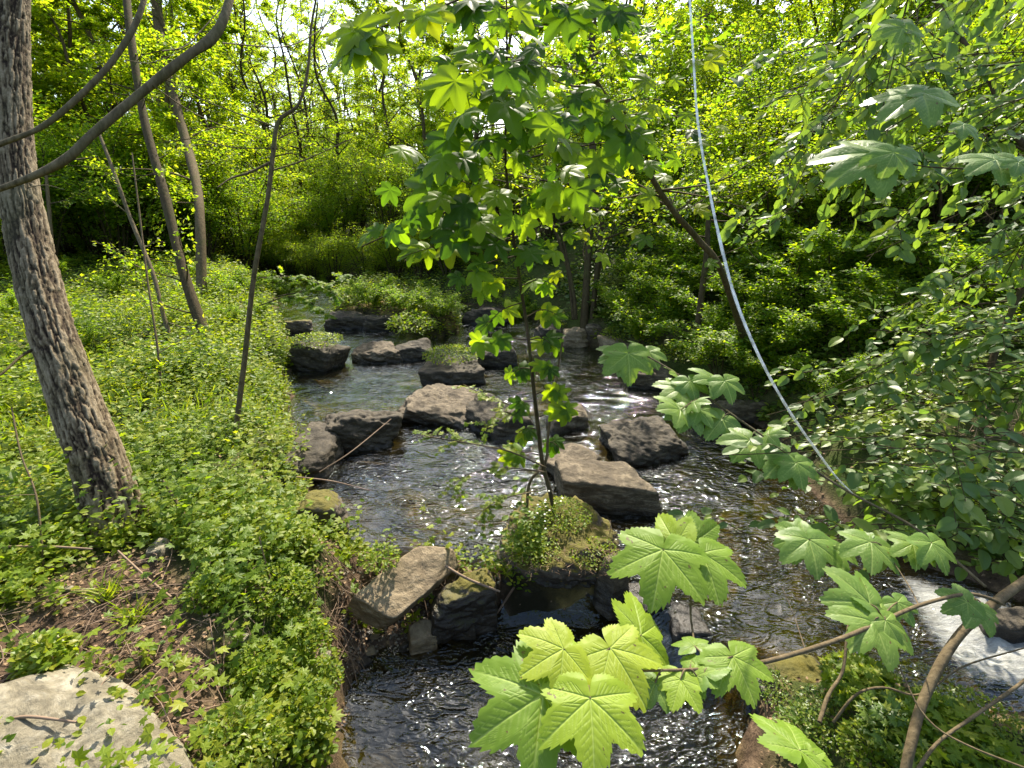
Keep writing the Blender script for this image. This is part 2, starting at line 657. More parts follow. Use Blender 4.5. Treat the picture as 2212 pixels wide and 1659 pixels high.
WET = poly([(430, 556), (500, 588), (560, 612), (592, 645), (600, 680), (612, 722), (640, 760), (625, 800), (628, 870), (640, 930), (668, 985),
            (690, 1050), (690, 1110), (720, 1170), (800, 1185), (900, 1195), (985, 1215), (1075, 1262)])
WET = np.vstack([WET, poly([(1062, 1290), (985, 1335), (905, 1385), (805, 1435), (755, 1495), (738, 1600), (735, 1800), (900, 2300), (1500, 2300), (1600, 1800),
                            (1632, 1600)], -.22),
                 poly([(1640, 1450), (1780, 1440), (1900, 1470), (2060, 1520), (2300, 1520), (2800, 1560), (2900, 1420), (2400, 1330), (2212, 1300), (2080, 1240), (1930, 1190), (1800, 1130),
                       (1735, 1060), (1715, 990), (1650, 925), (1560, 890), (1470, 850), (1370, 790), (1300, 752), (1210, 738), (1190, 700), (1090, 672),
                       (980, 655), (880, 625), (760, 590), (640, 562), (540, 548), (450, 545)])])
ISLE = poly([(705, 690), (780, 705), (870, 712), (950, 735), (1005, 715), (1000, 680), (930, 640), (800, 615), (730, 640)])
MOUND = poly([(1078, 1215), (1110, 1150), (1200, 1115), (1300, 1135), (1345, 1190), (1340, 1262), (1210, 1285), (1095, 1280)])
LOW = poly([(300, 2400), (420, 1500), (560, 1300), (700, 1225), (960, 1225), (1085, 1275), (1340, 1275), (1420, 1350), (1500, 1420), (1560, 1440), (1640, 1455), (1800, 1560), (2000, 2400)], -.1)
CASC = poly([(1980, 1290), (2212, 1330), (2600, 1380), (2600, 1600), (2212, 1530), (2060, 1500), (1990, 1400)], -.05)
FOAM2 = poly([(1890, 1250), (2120, 1290), (2300, 1400), (2600, 1400), (2600, 1600), (2212, 1560), (2060, 1520), (1960, 1400)], -.1)
LOWP = poly([(1062, 1290), (985, 1335), (905, 1385), (805, 1435), (755, 1495), (738, 1600), (735, 1800), (900, 2300), (1500, 2300), (1600, 1800), (1640, 1470), (1500, 1420), (1340, 1330), (1200, 1290)], -.22)
BARE = poly([(705, 1195), (800, 1190), (975, 1210), (1080, 1290), (1000, 1345), (880, 1420), (770, 1480), (745, 1560), (700, 1500), (700, 1350), (730, 1280)], .1)
BARE2 = poly([(-100, 1420), (60, 1330), (200, 1220), (330, 1180), (400, 1230), (420, 1330), (480, 1400), (480, 1560), (400, 1680), (-200, 1800)], .45)
SIDE = poly([(1000, 560), (1190, 700), (1300, 750), (1400, 800), (1560, 880), (1735, 1020), (1930, 1190), (2212, 1310), (2900, 1440)])


def sdf(X, Y, P):
    """signed distance to a closed polygon, negative inside"""
    sh = np.shape(X)
    x, y = np.ravel(X).astype(float), np.ravel(Y).astype(float)
    out = np.empty(len(x))
    A, B = P, np.roll(P, -1, axis=0)
    for s in range(0, len(x), 40000):
        xs, ys = x[s:s + 40000, None], y[s:s + 40000, None]
        e, w0, w1 = B - A, xs - A[None, :, 0], ys - A[None, :, 1]
        t = np.clip((w0 * e[:, 0] + w1 * e[:, 1]) / ((e ** 2).sum(1) + 1e-12), 0, 1)
        d = np.sqrt(((w0 - e[:, 0] * t) ** 2 + (w1 - e[:, 1] * t) ** 2).min(1))
        c = ((A[None, :, 1] > ys) != (B[None, :, 1] > ys))
        with np.errstate(divide='ignore', invalid='ignore'):
            xi = (B[:, 0] - A[:, 0]) * (ys - A[:, 1]) / (B[:, 1] - A[:, 1]) + A[:, 0]
        ins = (np.sum(c & (xs < xi), 1) % 2) == 1
        out[s:s + 40000] = np.where(ins, -d, d)
    return out.reshape(sh)


_so = np.argsort(SIDE[:, 1])
SX, SY = SIDE[_so, 0], SIDE[_so, 1]


def dwet(X, Y):
    return sdf(X, Y, WET) + .26 * (fbm(np.asarray(X) * 2.6, np.asarray(Y) * 2.6, 0, 3, 77) - .5)


def level(X, Y):
    l = -.22 * ss((-sdf(X, Y, LOW) + .10) / .28)
    c = -.10 * ss((-sdf(X, Y, CASC)) / .9)
    return np.minimum(l, c)


def hgt(X, Y):
    X, Y = np.asarray(X, float), np.asarray(Y, float)
    d = dwet(X, Y)
    n = fbm(X * 1.1, Y * 1.1, 0, 4, 3) - .5
    nf = fbm(X * 7, Y * 7, 0, 3, 9) - .5
    right = ss((X - np.interp(Y, SY, SX) + .25) / .5)
    dd = np.maximum(d, 0)
    dist = np.hypot(X, Y)
    lb = .40 * ss(dd / .5) + .035 * np.minimum(dd, 12) + .05 * np.maximum(Y - 9, 0) * ss(dd / 2)
    rb = .26 * ss(dd / .3) + .52 * np.minimum(dd, 9) + .18 * np.maximum(dd - 9, 0)
    back = ss((Y - 11) / 5)
    rb = rb * (1 - back) + (.3 * ss(dd / .4) + .26 * np.minimum(dd, 14) + .06 * np.maximum(dd - 14, 0)) * back
    z = lb * (1 - right) + rb * right
    z = z + n * .22 * ss(dd / .8) + nf * .06
    low = level(X, Y)
    # earth banks beside the lower pool stay low
    e = ss((-sdf(X, Y, BARE) + .12) / .3)
    dl = np.maximum(sdf(X, Y, LOWP), 0)
    z = z * (1 - e) + (-.23 + .34 * ss(dl / .62) * ss(dd / .12 + .35) + nf * .09 + n * .05) * e
    bed = -.16 - .22 * ss(-d / .7) + nf * .07 + low
    z = np.where(d > 0, z + 0 * low, np.maximum(bed, -1.2) * ss(-d / .12) + (1 - ss(-d / .12)) * (nf * .06 + low))
    i = ss((-sdf(X, Y, ISLE) + .1) / .35)
    z = z * (1 - i) + (.24 + n * .2) * i
    mo = ss((-sdf(X, Y, MOUND) + .04) / .16)
    z = z * (1 - mo) + (.10 + nf * .07 + n * .1) * mo
    return np.where(dist < .8, np.minimum(z, .5), z)


def hz(x, y):
    return float(hgt(np.array([x]), np.array([y]))[0])


def gt(u, v):
    """where the ray through a pixel meets the ground"""
    r = Rv * (u - CX) / FPX + Uv * (CY - v) / FPX + Fv
    t = np.geomspace(.6, 60, 260)
    P = C0 + t[:, None] * r
    h = P[:, 2] - hgt(P[:, 0], P[:, 1])
    i = int(np.argmax(h < 0)) if (h < 0).any() else len(t) - 1
    i = max(i, 1)
    f = h[i - 1] / (h[i - 1] - h[i] + 1e-9)
    p = C0 + (t[i - 1] + (t[i] - t[i - 1]) * f) * r
    return np.array([p[0], p[1], hz(p[0], p[1])])


def axis(*segs):
    out = []
    for a, b, s in segs:
        out.append(np.arange(a, b, s))
    out.append([segs[-1][1]])
    return np.concatenate(out)


def gridmesh(xs, ys, zf):
    X, Y = np.meshgrid(xs, ys)
    Z = zf(X, Y)
    nx, ny = len(xs), len(ys)
    V = np.stack([X, Y, Z], -1).reshape(-1, 3)
    i, j = np.meshgrid(np.arange(ny - 1), np.arange(nx - 1), indexing='ij')
    F = np.stack([i * nx + j, i * nx + j + 1, (i + 1) * nx + j + 1, (i + 1) * nx + j], -1).reshape(-1, 4)
    return V, F


gx = axis((-200, -40, 20), (-40, -14, 2), (-14, -6, .4), (-6, 6.4, .06), (6.4, 14, .3), (14, 40, 2), (40, 200, 20))
gy = axis((-60, -4, 8), (-4, .4, .4), (.4, 7, .05), (7, 14, .12), (14, 30, .5), (30, 60, 2), (60, 240, 12))
V, F = gridmesh(gx, gy, hgt)
dW = dwet(V[:, 0], V[:, 1])
bare = np.maximum(ss(-sdf(V[:, 0], V[:, 1], BARE) / .1 + .8), ss(-sdf(V[:, 0], V[:, 1], BARE2) / .2 + .5))
gr = ss((dW - .02) / .15) * (1 - bare)
o = link('ground', mesh('ground', V, F, M['ground'], True, {'green': gr, 'bed': ss(-dW / .08)}))
tag(o, 'woodland ground of earth and leaf mould sloping to the stream', kind='structure')


# ------------------------------------------------------------------ rocks
_bm = bmesh.new()
bmesh.ops.create_icosphere(_bm, subdivisions=5, radius=1)
ICO4 = (np.array([v.co[:] for v in _bm.verts]), np.array([[v.index for v in f.verts] for f in _bm.faces]))
_bm.free()
_bm = bmesh.new()
bmesh.ops.create_icosphere(_bm, subdivisions=6, radius=1)
ICO5 = (np.array([v.co[:] for v in _bm.verts]), np.array([[v.index for v in f.verts] for f in _bm.faces]))
_bm.free()


def rock_mesh(name, size, seed, mat, fine=False, rough=1.0, cuts=7, block=1.0):
    rg = np.random.default_rng(seed)
    Dv, Fc = ICO5 if fine else ICO4
    ns = [(1, 0, 0), (-1, 0, 0), (0, 1, 0), (0, -1, 0), (0, 0, 1), (0, 0, -1)]
    hs = [1.0] * 6
    ns = [unit(np.array(n) + rg.normal(0, .13, 3)) for n in ns]
    for _ in range(cuts):
        n = unit(rg.normal(0, 1, 3))
        ns.append(n)
        hs.append(float(np.abs(n).sum() ** .35 * rg.uniform(.92, 1.15)))
    acc = 0
    pw = 24 if block >= 1 else 8
    for n, h in zip(ns, hs):
        acc = acc + np.maximum(Dv @ np.asarray(n) / h, 0) ** pw
    r = acc ** (-1 / pw)
    Vv = Dv * r[:, None]
    so = seed * 7.3
    S = np.asarray(size) / 2
    W = Vv * S
    a = fbm(W[:, 0] * 4 + so, W[:, 1] * 4, W[:, 2] * 4, 3, seed) - .5
    layer = fbm(W[:, 0] * 5 + so, W[:, 1] * 5, (W[:, 2] + .3 * W[:, 0]) * 22, 3, seed + 5) - .5
    b = fbm(W[:, 0] * 22 + so, W[:, 1] * 22, W[:, 2] * 30, 4, seed + 9) - .5
    k = float(np.mean(S))
    Nn = unit(Vv / (np.abs(Vv).max(1)[:, None] + .2))
    W = W + Nn * ((a * .45 * k + layer * .26 * k + b * .20 * k) * rough)[:, None]
    return mesh(name, W, Fc, mat, True)


ROCKS = []


def rock(u0, u1, vt, vb, h, mat, seed, label, name='boulder', z0=0.0, yaw=0, tilt=(0, 0), fine=False, rough=1.0, cuts=7, sink=.14, dscale=1.0, block=1.0):
    """fill the pixel box with a stone of height h standing on z0"""
    um = (u0 + u1) / 2
    pf = g(um, vb, z0)
    pb = g(um, vt, z0 + h)
    dep = max(.14, (pb[1] - pf[1])) * dscale
    cy_ = pf[1] + dep / 2
    cx_ = g(um, (vb + vt) / 2, z0 + h / 2)[0]
    t = depth_of((cx_, cy_, z0 + h / 2))
    w = (u1 - u0) / FPX * t
    sz = (w, dep, h + sink)
    ROCKS.append((cx_, cy_, w, dep))
    o = link(name, rock_mesh(name, sz, seed, M[mat], fine, rough, cuts, block))
    o.location = (cx_, cy_, z0 + (h - sink) / 2)
    o.rotation_euler = (tilt[0], tilt[1], yaw)
    tag(o, label, 'rock')
    return o


rock(1212, 1388, 990, 1106, .24, 'rock', 11, 'big square block with a sunlit flat top and black front face', fine=True, yaw=.04, cuts=3, rough=.55)
rock(1310, 1466, 900, 1000, .18, 'rock_dark', 12, 'dark wedge shaped boulder just behind the square block', fine=True, yaw=.3, tilt=(.05, .08))
rock(1185, 1290, 950, 1035, .13, 'rock', 13, 'narrow pointed stone leaning at the left of the square block', yaw=.9, tilt=(.1, -.2), dscale=.8)
rock(698, 850, 872, 975, .24, 'rock_dark', 14, 'rough dark boulder jutting from the left bank between the two pools', fine=True, yaw=.25, tilt=(0, .12))
rock(640, 720, 905, 1045, .22, 'rock_dark', 15, 'earthy dark rock where the left bank meets the jutting boulder', yaw=.1, cuts=10)
rock(884, 1028, 830, 918, .14, 'rock', 16, 'brown layered boulder with a flat sunlit top in midstream', fine=True, yaw=-.1, tilt=(0, .1))
rock(1022, 1110, 850, 955, .18, 'rock_dark', 17, 'dark rock behind the sapling stem, right of the layered boulder', yaw=.5)
rock(1185, 1268, 870, 930, .14, 'rock', 18, 'low rock right of the sapling stem at the end of the upper pool', yaw=.2)
rock(922, 1040, 770, 832, .18, 'rock_dark', 19, 'black rock carrying a cap of small green plants', yaw=.1)
rock(762, 862, 738, 787, .17, 'rock', 20, 'rounded mossy brown boulder between the two upper channels', fine=True, yaw=.2, block=.5)
rock(858, 928, 738, 778, .2, 'rock_dark', 21, 'small dark rock to the right of the rounded mossy boulder', yaw=.1)
rock(628, 733, 735, 800, .3, 'rock_dark', 22, 'black boulder under a grassy cap on the left bank', yaw=-.15)
rock(608, 670, 688, 720, .2, 'rock_moss', 23, 'small brown rock at the far end of the left bank', yaw=.3)
rock(706, 790, 672, 712, .24, 'rock_dark', 24, 'long dark rock at the left foot of the leafy island', yaw=.1)
rock(788, 866, 678, 714, .22, 'rock_dark', 25, 'dark rock half under the leaves of the island', yaw=.4)
rock(1016, 1098, 660, 702, .28, 'rock_dark', 26, 'dark rock in the far brown water', yaw=-.3)
rock(1028, 1112, 748, 792, .2, 'rock_dark', 27, 'dark rock lying right of the black rock with plants', yaw=.2)
rock(1358, 1452, 790, 840, .2, 'rock', 28, 'dark rock with a speckled top by the right bank', yaw=-.1)
rock(1478, 1540, 850, 930, .16, 'rock_dark', 29, 'small wet rock in the water under the right bank', yaw=.2)
rock(1538, 1665, 860, 912, .2, 'rock', 30, 'long tan topped rock under the right bank', yaw=.05)
rock(1216, 1270, 706, 750, .22, 'rock_tan', 31, 'pale stone slab standing at the foot of the forked tree')
rock(1305, 1362, 728, 775, .22, 'rock_tan', 32, 'pale grey rock at the far right corner of the upper pool')
rock(1160, 1216, 700, 735, .2, 'rock_dark', 33, 'dark bank rock left of the pale stone slab')
rock(1264, 1308, 690, 745, .3, 'rock', 34, 'brown bank rock right of the pale stone slab')
rock(636, 742, 1050, 1190, .34, 'rock_moss', 35, 'mossy boulder with a black side at the left bank of the near pool', fine=True, yaw=.2, block=.5)
_c = g(1212, 1200, .1)
o = link('boulder', rock_mesh('boulder', (.72, .64, .48), 36, M['rock_moss'], True, 1.3, 12))
o.location = (_c[0], 2.80, -.05)
o.rotation_euler = (.05, 0, .06)
tag(o, 'wide dark rock beneath the sunlit moss mound', 'rock')
_a, _b = g(812, 1325, .02), g(945, 1200, .12)
o = link('boulder', rock_mesh('boulder', (.25, .54, .13), 37, M['rock_tan'], True, .5, 4))
o.location = (_a + _b) / 2 + np.array([0, 0, .0])
o.rotation_euler = (math.atan2(.10, .6) + .06, .28, math.atan2(-(_b - _a)[0], (_b - _a)[1]))
tag(o, 'cream coloured slanting slab rock in the sun on the weir', 'rock')
rock(935, 1072, 1232, 1325, .12, 'rock_moss', 38, 'grey mossy rock right of the cream slab', z0=-.04, yaw=.3, sink=.2, dscale=.8, fine=True, rough=1.3)
rock(884, 940, 1345, 1402, .08, 'rock_tan', 39, 'small sunlit tan stone at the edge of the near pool', z0=-.2, yaw=.2, sink=.1)
rock(1000, 1070, 1300, 1345, .05, 'rock', 40, 'flat elongated stone touching the near pool', name='stone', z0=-.14, yaw=.35, sink=.12)
rock(968, 1022, 1322, 1360, .06, 'rock', 41, 'small flat stone left of the flat elongated one', name='stone', z0=-.16, yaw=.1, sink=.12)
rock(1302, 1352, 1212, 1290, .22, 'rock', 42, 'pointed grey stone at the right end of the moss mound', z0=-.02, yaw=.6, tilt=(0, .25))
rock(1350, 1440, 1262, 1345, .1, 'rock_dark', 43, 'wet dark rock between the moss mound and the falling water', z0=-.1)
rock(1440, 1520, 1290, 1420, .16, 'rock_dark', 44, 'dark wet rock behind the hanging sycamore leaves', z0=-.15)
rock(1640, 1790, 1420, 1580, .12, 'rock_moss', 45, 'mossy rock under the sycamore branch at the right', fine=True, z0=-.05, sink=.4, block=.5)
rock(1800, 1960, 1560, 1690, .08, 'rock_moss', 46, 'broad dark mossy rock at the bottom right edge', fine=True, z0=.0, sink=.3, rough=1.5)
rock(2080, 2330, 1505, 1640, .14, 'rock_moss', 47, 'yellow mossy rock beside the white water', fine=True, z0=-.02, sink=.4, block=.5)
rock(2125, 2330, 1300, 1400, .16, 'rock_dark', 48, 'wet black boulder above the white water', z0=-.05, sink=.3)
o = rock(-150, 545, 1385, 1830, .045, 'rock_pale', 49, 'large pale flat rock slab in the bottom left corner', fine=True, z0=.47, yaw=-.62, tilt=(.05, .03), sink=.3, dscale=.66, cuts=8, rough=.45)
rock(310, 352, 1180, 1215, .06, 'rock_pale', 50, 'little pale stone in the leaf litter', name='stone', z0=.45, sink=.05)
for k, (u, v, s) in enumerate([(170, 1500, 26), (300, 1285, 20), (520, 1385, 24), (700, 1420, 28), (150, 1275, 16), (445, 1250, 20)]):
    p = gt(u, v)
    t = depth_of(p)
    w = s / FPX * t
    o = link('stone', rock_mesh('stone', (w, w * .8, w * .6), 60 + k, M['rock_pale'], False, .8))
    o.location = (p[0], p[1], p[2] + w * .15)
    tag(o, ['small tan stone above the pale slab', 'small pale stone below the big trunk', 'little stone beside the tall chickweed', 'grey stone at the rim of the earth bank',
            'tiny pale stone left of the fallen twigs', 'mossy little stone in the middle of the left bank litter'][k], 'stone')

def wave(X, Y):
    wx = X + .25 * fbm(X * 1.5, Y * 1.5, 0, 2, 40)
    wy = Y + .25 * fbm(X * 1.5 + 9, Y * 1.5, 0, 2, 41)
    a = vn(wx * 5, wy * 11, 0, 42) + .5 * vn(wx * 11, wy * 19, 0, 43)
    amp = .015
    q = ss((-sdf(X, Y, CASC) + .2) / .5)
    b = fbm(X * 9, Y * 9, 0, 3, 50) * .12 * q
    lw = level(X, Y)
    st = np.clip(np.abs(lw + .11) < .1, 0, 1) * .03 * vn(X * 14, Y * 6, 0, 51)
    return lw + a * amp - .012 + b - .05 * q + st


wxs = axis((-9, -3, .12), (-3, 4.6, .035), (4.6, 9, .15))
wys = axis((.2, 6.5, .035), (6.5, 11, .08), (11, 28, .3))
V, F = gridmesh(wxs, wys, wave)
dW = sdf(V[:, 0], V[:, 1], WET)
keep = (dW < .26)
F = F[keep[F].any(1)]
use = np.zeros(len(V), bool)
use[F.ravel()] = True
idx = np.cumsum(use) - 1
lowd = sdf(V[:, 0], V[:, 1], LOW)
fm = .72 * ss((-sdf(V[:, 0], V[:, 1], FOAM2) + .08) / .3)
for (rx, ry, rw, rd) in ROCKS:
    q = np.hypot((V[:, 0] - rx) / (rw / 2 + .02), (V[:, 1] - ry) / (rd / 2 + .02))
    fm = np.maximum(fm, .30 * np.exp(-((q - 1.12) / .16) ** 2))
lv = level(V[:, 0], V[:, 1])
stp = np.exp(-((lv + .12) / .07) ** 2) * ss((V[:, 0] - .35) / .2)
fm = np.maximum(fm, .52 * stp)
o = link('water', mesh('water', V[use], idx[F], M['water'], True, {'foam': fm[use]}))
tag(o, 'rippling brown stream water with sky reflections', kind='structure')

# ------------------------------------------------------------------ ground cover


def scatter(n, xr, yr, power=2.0, seed=1):
    """random ground points whose density falls with distance from the viewer"""
    rg = np.random.default_rng(seed)
    th = rg.uniform(R(xr[0]), R(xr[1]), n)
    if power == 2.0:
        r = np.exp(rg.uniform(math.log(yr[0]), math.log(yr[1]), n))
    else:
        q = 2 - power
        r = (rg.uniform(0, 1, n) * (yr[1] ** q - yr[0] ** q) + yr[0] ** q) ** (1 / q)
    return np.sin(th) * r, np.cos(th) * r, rg


def ground_leaves(name, n, xr, yr, T, size, mat, label, seed, hmax=.18, power=1.3, cond=None, tilt=.45, per=7, dens=None):
    X, Y, rg = scatter(n, xr, yr, power, seed)
    d = dwet(X, Y)
    di = sdf(X, Y, ISLE)
    dm = sdf(X, Y, MOUND)
    ok = ((d > .03) | (di < -.02) | (dm < -.05))
    b = np.minimum(sdf(X, Y, BARE), sdf(X, Y, BARE2))
    ok &= (b > .05) | (rg.random(n) < .09)
    cl = fbm(X * 1.6, Y * 1.6, 0, 3, seed)
    ok &= (cl + rg.uniform(-.12, .12, n) > .42)
    if cond is not None:
        ok &= cond(X, Y, d)
    X, Y = X[ok], Y[ok]
    Z = hgt(X, Y)
    m = len(X)
    # small plants: a stem with leaf whorls
    H = hmax * (.35 + .9 * fbm(X * 2.2, Y * 2.2, 0, 2, seed + 3)) * rg.uniform(.5, 1.2, m)
    leanx, leany = rg.normal(0, .25, m), rg.normal(0, .25, m)
    k = rg.integers(0, per, (m, per))
    f = (np.arange(per)[None] + .7) / per * np.ones((m, 1))
    a = rg.uniform(0, 6.28, m)[:, None] + np.arange(per)[None] * 2.4 + rg.normal(0, .3, (m, per))
    dist = np.hypot(X, Y)
    sz = size * (1.0 + .05 * np.maximum(dist - 4, 0))[:, None] * rg.uniform(.6, 1.35, (m, per)) * (1.15 - .35 * f)
    off = sz * .15
    PX = X[:, None] + leanx[:, None] * H[:, None] * f + np.cos(a) * off
    PY = Y[:, None] + leany[:, None] * H[:, None] * f + np.sin(a) * off
    PZ = Z[:, None] + H[:, None] * f + .01
    P = np.stack([PX, PY, PZ], -1).reshape(-1, 3)
    D = np.stack([np.cos(a), np.sin(a), rg.normal(.05, tilt * .6, (m, per))], -1).reshape(-1, 3)
    Nn = np.stack([rg.normal(0, tilt, (m, per)), rg.normal(-.1, tilt, (m, per)), np.ones((m, per))], -1).reshape(-1, 3)
    patch = fbm(X * .9, Y * .9, 0, 2, seed + 20)
    rnd = np.clip(.5 + (patch[:, None] - .5) * 1.6 + rg.normal(0, .2, (m, per)), 0.01, .99)
    o = link(name, leafmesh(name, T, P, D, Nn, sz.ravel(), mat, rnd.ravel()))
    return tag(o, label, None, kind='stuff')


def leftc(X, Y, d):
    return X < np.interp(Y, SY, SX)


def rightc(X, Y, d):
    return X > np.interp(Y, SY, SX) + .1


ground_leaves('ground_cover', 19000, (-62, 4), (1.6, 6.5), L4, .034, M['leaf_ground'], 'low bright green herbs covering the near left bank', 101, .16, 1.2, leftc)
ground_leaves('ground_cover', 26000, (-62, 14), (5.5, 20), L2, .05, M['leaf_ground'], 'yellowish green herbs spreading over the far left bank', 102, .3, 1.3, leftc)
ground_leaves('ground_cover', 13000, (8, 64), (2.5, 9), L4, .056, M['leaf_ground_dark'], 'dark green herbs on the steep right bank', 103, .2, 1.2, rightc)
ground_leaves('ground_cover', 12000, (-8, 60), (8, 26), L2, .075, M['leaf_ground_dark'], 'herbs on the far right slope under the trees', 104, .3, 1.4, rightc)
ground_leaves('tall_herbs', 2300, (-62, 2), (2.6, 12), L4, .05, M['leaf_ground'], 'taller herbs standing out of the low cover on the left bank', 106, .5, 1.4, leftc, per=10, tilt=.35)
ground_leaves('ground_cover', 2500, (-60, -5), (1.4, 5), L5, .05, M['leaf_ground'], 'lobed seedlings among the herbs of the left bank', 105, .3, 1.2, leftc, per=4)


for k in range(26):
    u, v = random.uniform(765, 1075), random.uniform(1290, 1450)
    p = g(u, v, -.12)
    if sdf(p[0:1], p[1:2], LOWP)[0] < -.03 or sdf(p[0:1], p[1:2], LOWP)[0] > .5:
        continue
    w = random.uniform(.03, .075)
    o = link('stone', rock_mesh('stone', (w, w * random.uniform(.6, .9), w * .6), 90 + k, M[random.choice(['rock', 'rock_dark', 'rock_tan'])], False, 1.0))
    o.location = (p[0], p[1], hz(p[0], p[1]) + w * .12)
    o.rotation_euler = (random.uniform(-.3, .3), random.uniform(-.3, .3), random.uniform(0, 6))
    tag(o, 'small broken stone in the earth of the weir by the near pool', 'stone', 'small stones in the earth of the weir')


# dense small-leaved plants in the near left foreground and on rocks
def clump(name, u, v, ru, h, n, T, size, mat, label, cat, seed, group=None, z=None, droop=0.0):
    rg = np.random.default_rng(seed)
    c = gt(u, v) if z is None else g(u, v, z)
    t = depth_of(c)
    r = ru / FPX * t
    root = thing(name, c, label, cat, group)
    q = np.sqrt(rg.random(n)) * r
    a = rg.uniform(0, 6.28, n)
    hh = h * (1 - .6 * (q / r) ** 2) * rg.uniform(.1, 1, n) ** .7
    P = np.stack([np.cos(a) * q, np.sin(a) * q, hh], -1)
    D = np.stack([np.cos(a) * .6 + rg.normal(0, .6, n), np.sin(a) * .6 + rg.normal(0, .6, n), rg.normal(.1 - droop, .35, n)], -1)
    Nn = np.stack([rg.normal(0, .4, n) + np.cos(a) * .2, rg.normal(0, .4, n) + np.sin(a) * .2, np.ones(n)], -1)
    link('foliage', leafmesh('foliage', T, P, D, Nn, size * rg.uniform(.6, 1.3, n), mat), root)
    tb = Tubes()
    for i in range(max(6, n // 40)):
        j = rg.integers(n)
        e = P[j]
        b = np.array([e[0] * .5, e[1] * .5, -.03])
        tb.add(crom([b, (b + e) / 2 + rg.normal(0, .01, 3), e], 5), np.linspace(.0022, .001, 5), 4)
    link('stems', tb.mesh('stems', M['leaf_ground']), root)
    return root


LG, LGD, LY = M['leaf_ground'], M['leaf_ground_dark'], M['leaf_yellow']
for k, (u, v, ru, h, n, s, lab) in enumerate([
        (600, 1290, 75, .16, 1300, .022, 'bushy chickweed clump below the mossy boulder of the left bank'),
        (640, 1400, 70, .18, 1300, .022, 'tall fresh chickweed clump at the left of the earth bank'),
        (560, 1480, 80, .20, 1500, .024, 'dense chickweed clump right of the pale slab'),
        (640, 1560, 80, .2, 1500, .022, 'dark centred chickweed clump by the near pool corner'),
        (500, 1640, 110, .16, 1500, .022, 'yellow green low clump at the bottom of the frame'),
        (700, 1480, 40, .16, 700, .02, 'thin clump leaning over the lip of the near pool'),
        (470, 1290, 60, .15, 700, .026, 'small leafy clump in the middle of the left bank litter')]):
    clump('herb_clump', u, v, ru, h, n, L2, s, LG if k != 4 else LY, lab, 'herb', 200 + k, 'herb clumps on the near left bank')
clump('herb_clump', 1215, 1120, 62, .12, 900, L2, .018, LG, 'sunlit small leaved herbs on top of the moss mound', 'herb', 220, z=.22)
clump('herb_clump', 1150, 1185, 60, .035, 520, L2, .016, LY, 'yellow moss and herbs on the left part of the moss mound', 'herb', 221, z=.2)
clump('herb_clump', 1285, 1195, 55, .04, 420, L2, .016, LY, 'low herbs at the right part of the moss mound', 'herb', 222, z=.18)
clump('herb_clump', 975, 772, 62, .16, 900, L2, .03, LG, 'green plants capping the black midstream rock', 'herb', 223, z=.24, droop=.4)
clump('herb_clump', 680, 742, 60, .14, 900, L2, .03, LY, 'grassy yellow green cap on the bank boulder', 'herb', 224, z=.3)
clump('herb_clump', 890, 715, 52, .34, 700, L4, .055, LG, 'bright leafy shoots right of the rounded mossy boulder', 'herb', 225, z=.15)
clump('herb_clump', 105, 1440, 48, .16, 420, L4, .035, LY, 'rounded yellow green plant above the pale slab', 'herb', 226)
clump('herb_clump', 820, 1215, 42, .1, 350, L2, .024, LG, 'little green plants left of the cream slab', 'herb', 227, z=.2)
clump('herb_clump', 1880, 1500, 60, .1, 420, L5, .03, LG, 'ground ivy on the dark bank at the bottom right', 'herb', 228)
clump('herb_clump', 1960, 1600, 90, .12, 600, L5, .035, LGD, 'lobed herbs over the broad mossy rock', 'herb', 229)
clump('herb_clump', 1820, 1560, 90, .05, 1300, L2, .014, LGD, 'low dark cushion of small herbs under the arching twig', 'herb', 232)
clump('herb_clump', 1900, 1640, 80, .07, 900, L2, .018, LG, 'small leaved herbs at the bottom edge below the arching twig', 'herb', 233)
clump('herb_clump', 2120, 1560, 80, .06, 900, L2, .014, LY, 'yellow moss cushion beside the white water', 'herb', 234)
clump('herb_clump', 1700, 1500, 60, .03, 900, L2, .012, LGD, 'dark moss cushion under the sycamore branch', 'herb', 235)
clump('herb_clump', 1860, 1490, 75, .10, 420, L5, .034, LG, 'three lobed herbs on the earth in front of the brown water', 'herb', 236)
clump('herb_clump', 2010, 1500, 70, .10, 380, L5, .034, LG, 'pale lobed herbs between the thick stem and the white water', 'herb', 237)
clump('herb_clump', 2050, 1620, 110, .14, 600, L5, .04, LG, 'lobed herbs filling the bottom right corner', 'herb', 238)
clump('herb_clump', 1760, 1600, 80, .06, 700, L2, .02, LGD, 'small dark herbs at the bottom edge beside the bright leaf', 'herb', 239)
clump('herb_clump', 1480, 770, 60, .2, 900, L2, .035, LY, 'pale sunlit herbs on the edge of the right bank', 'herb', 230)
clump('herb_clump', 1340, 730, 40, .2, 500, L2, .035, LG, 'leafy herbs above the pale grey bank rock', 'herb', 231)

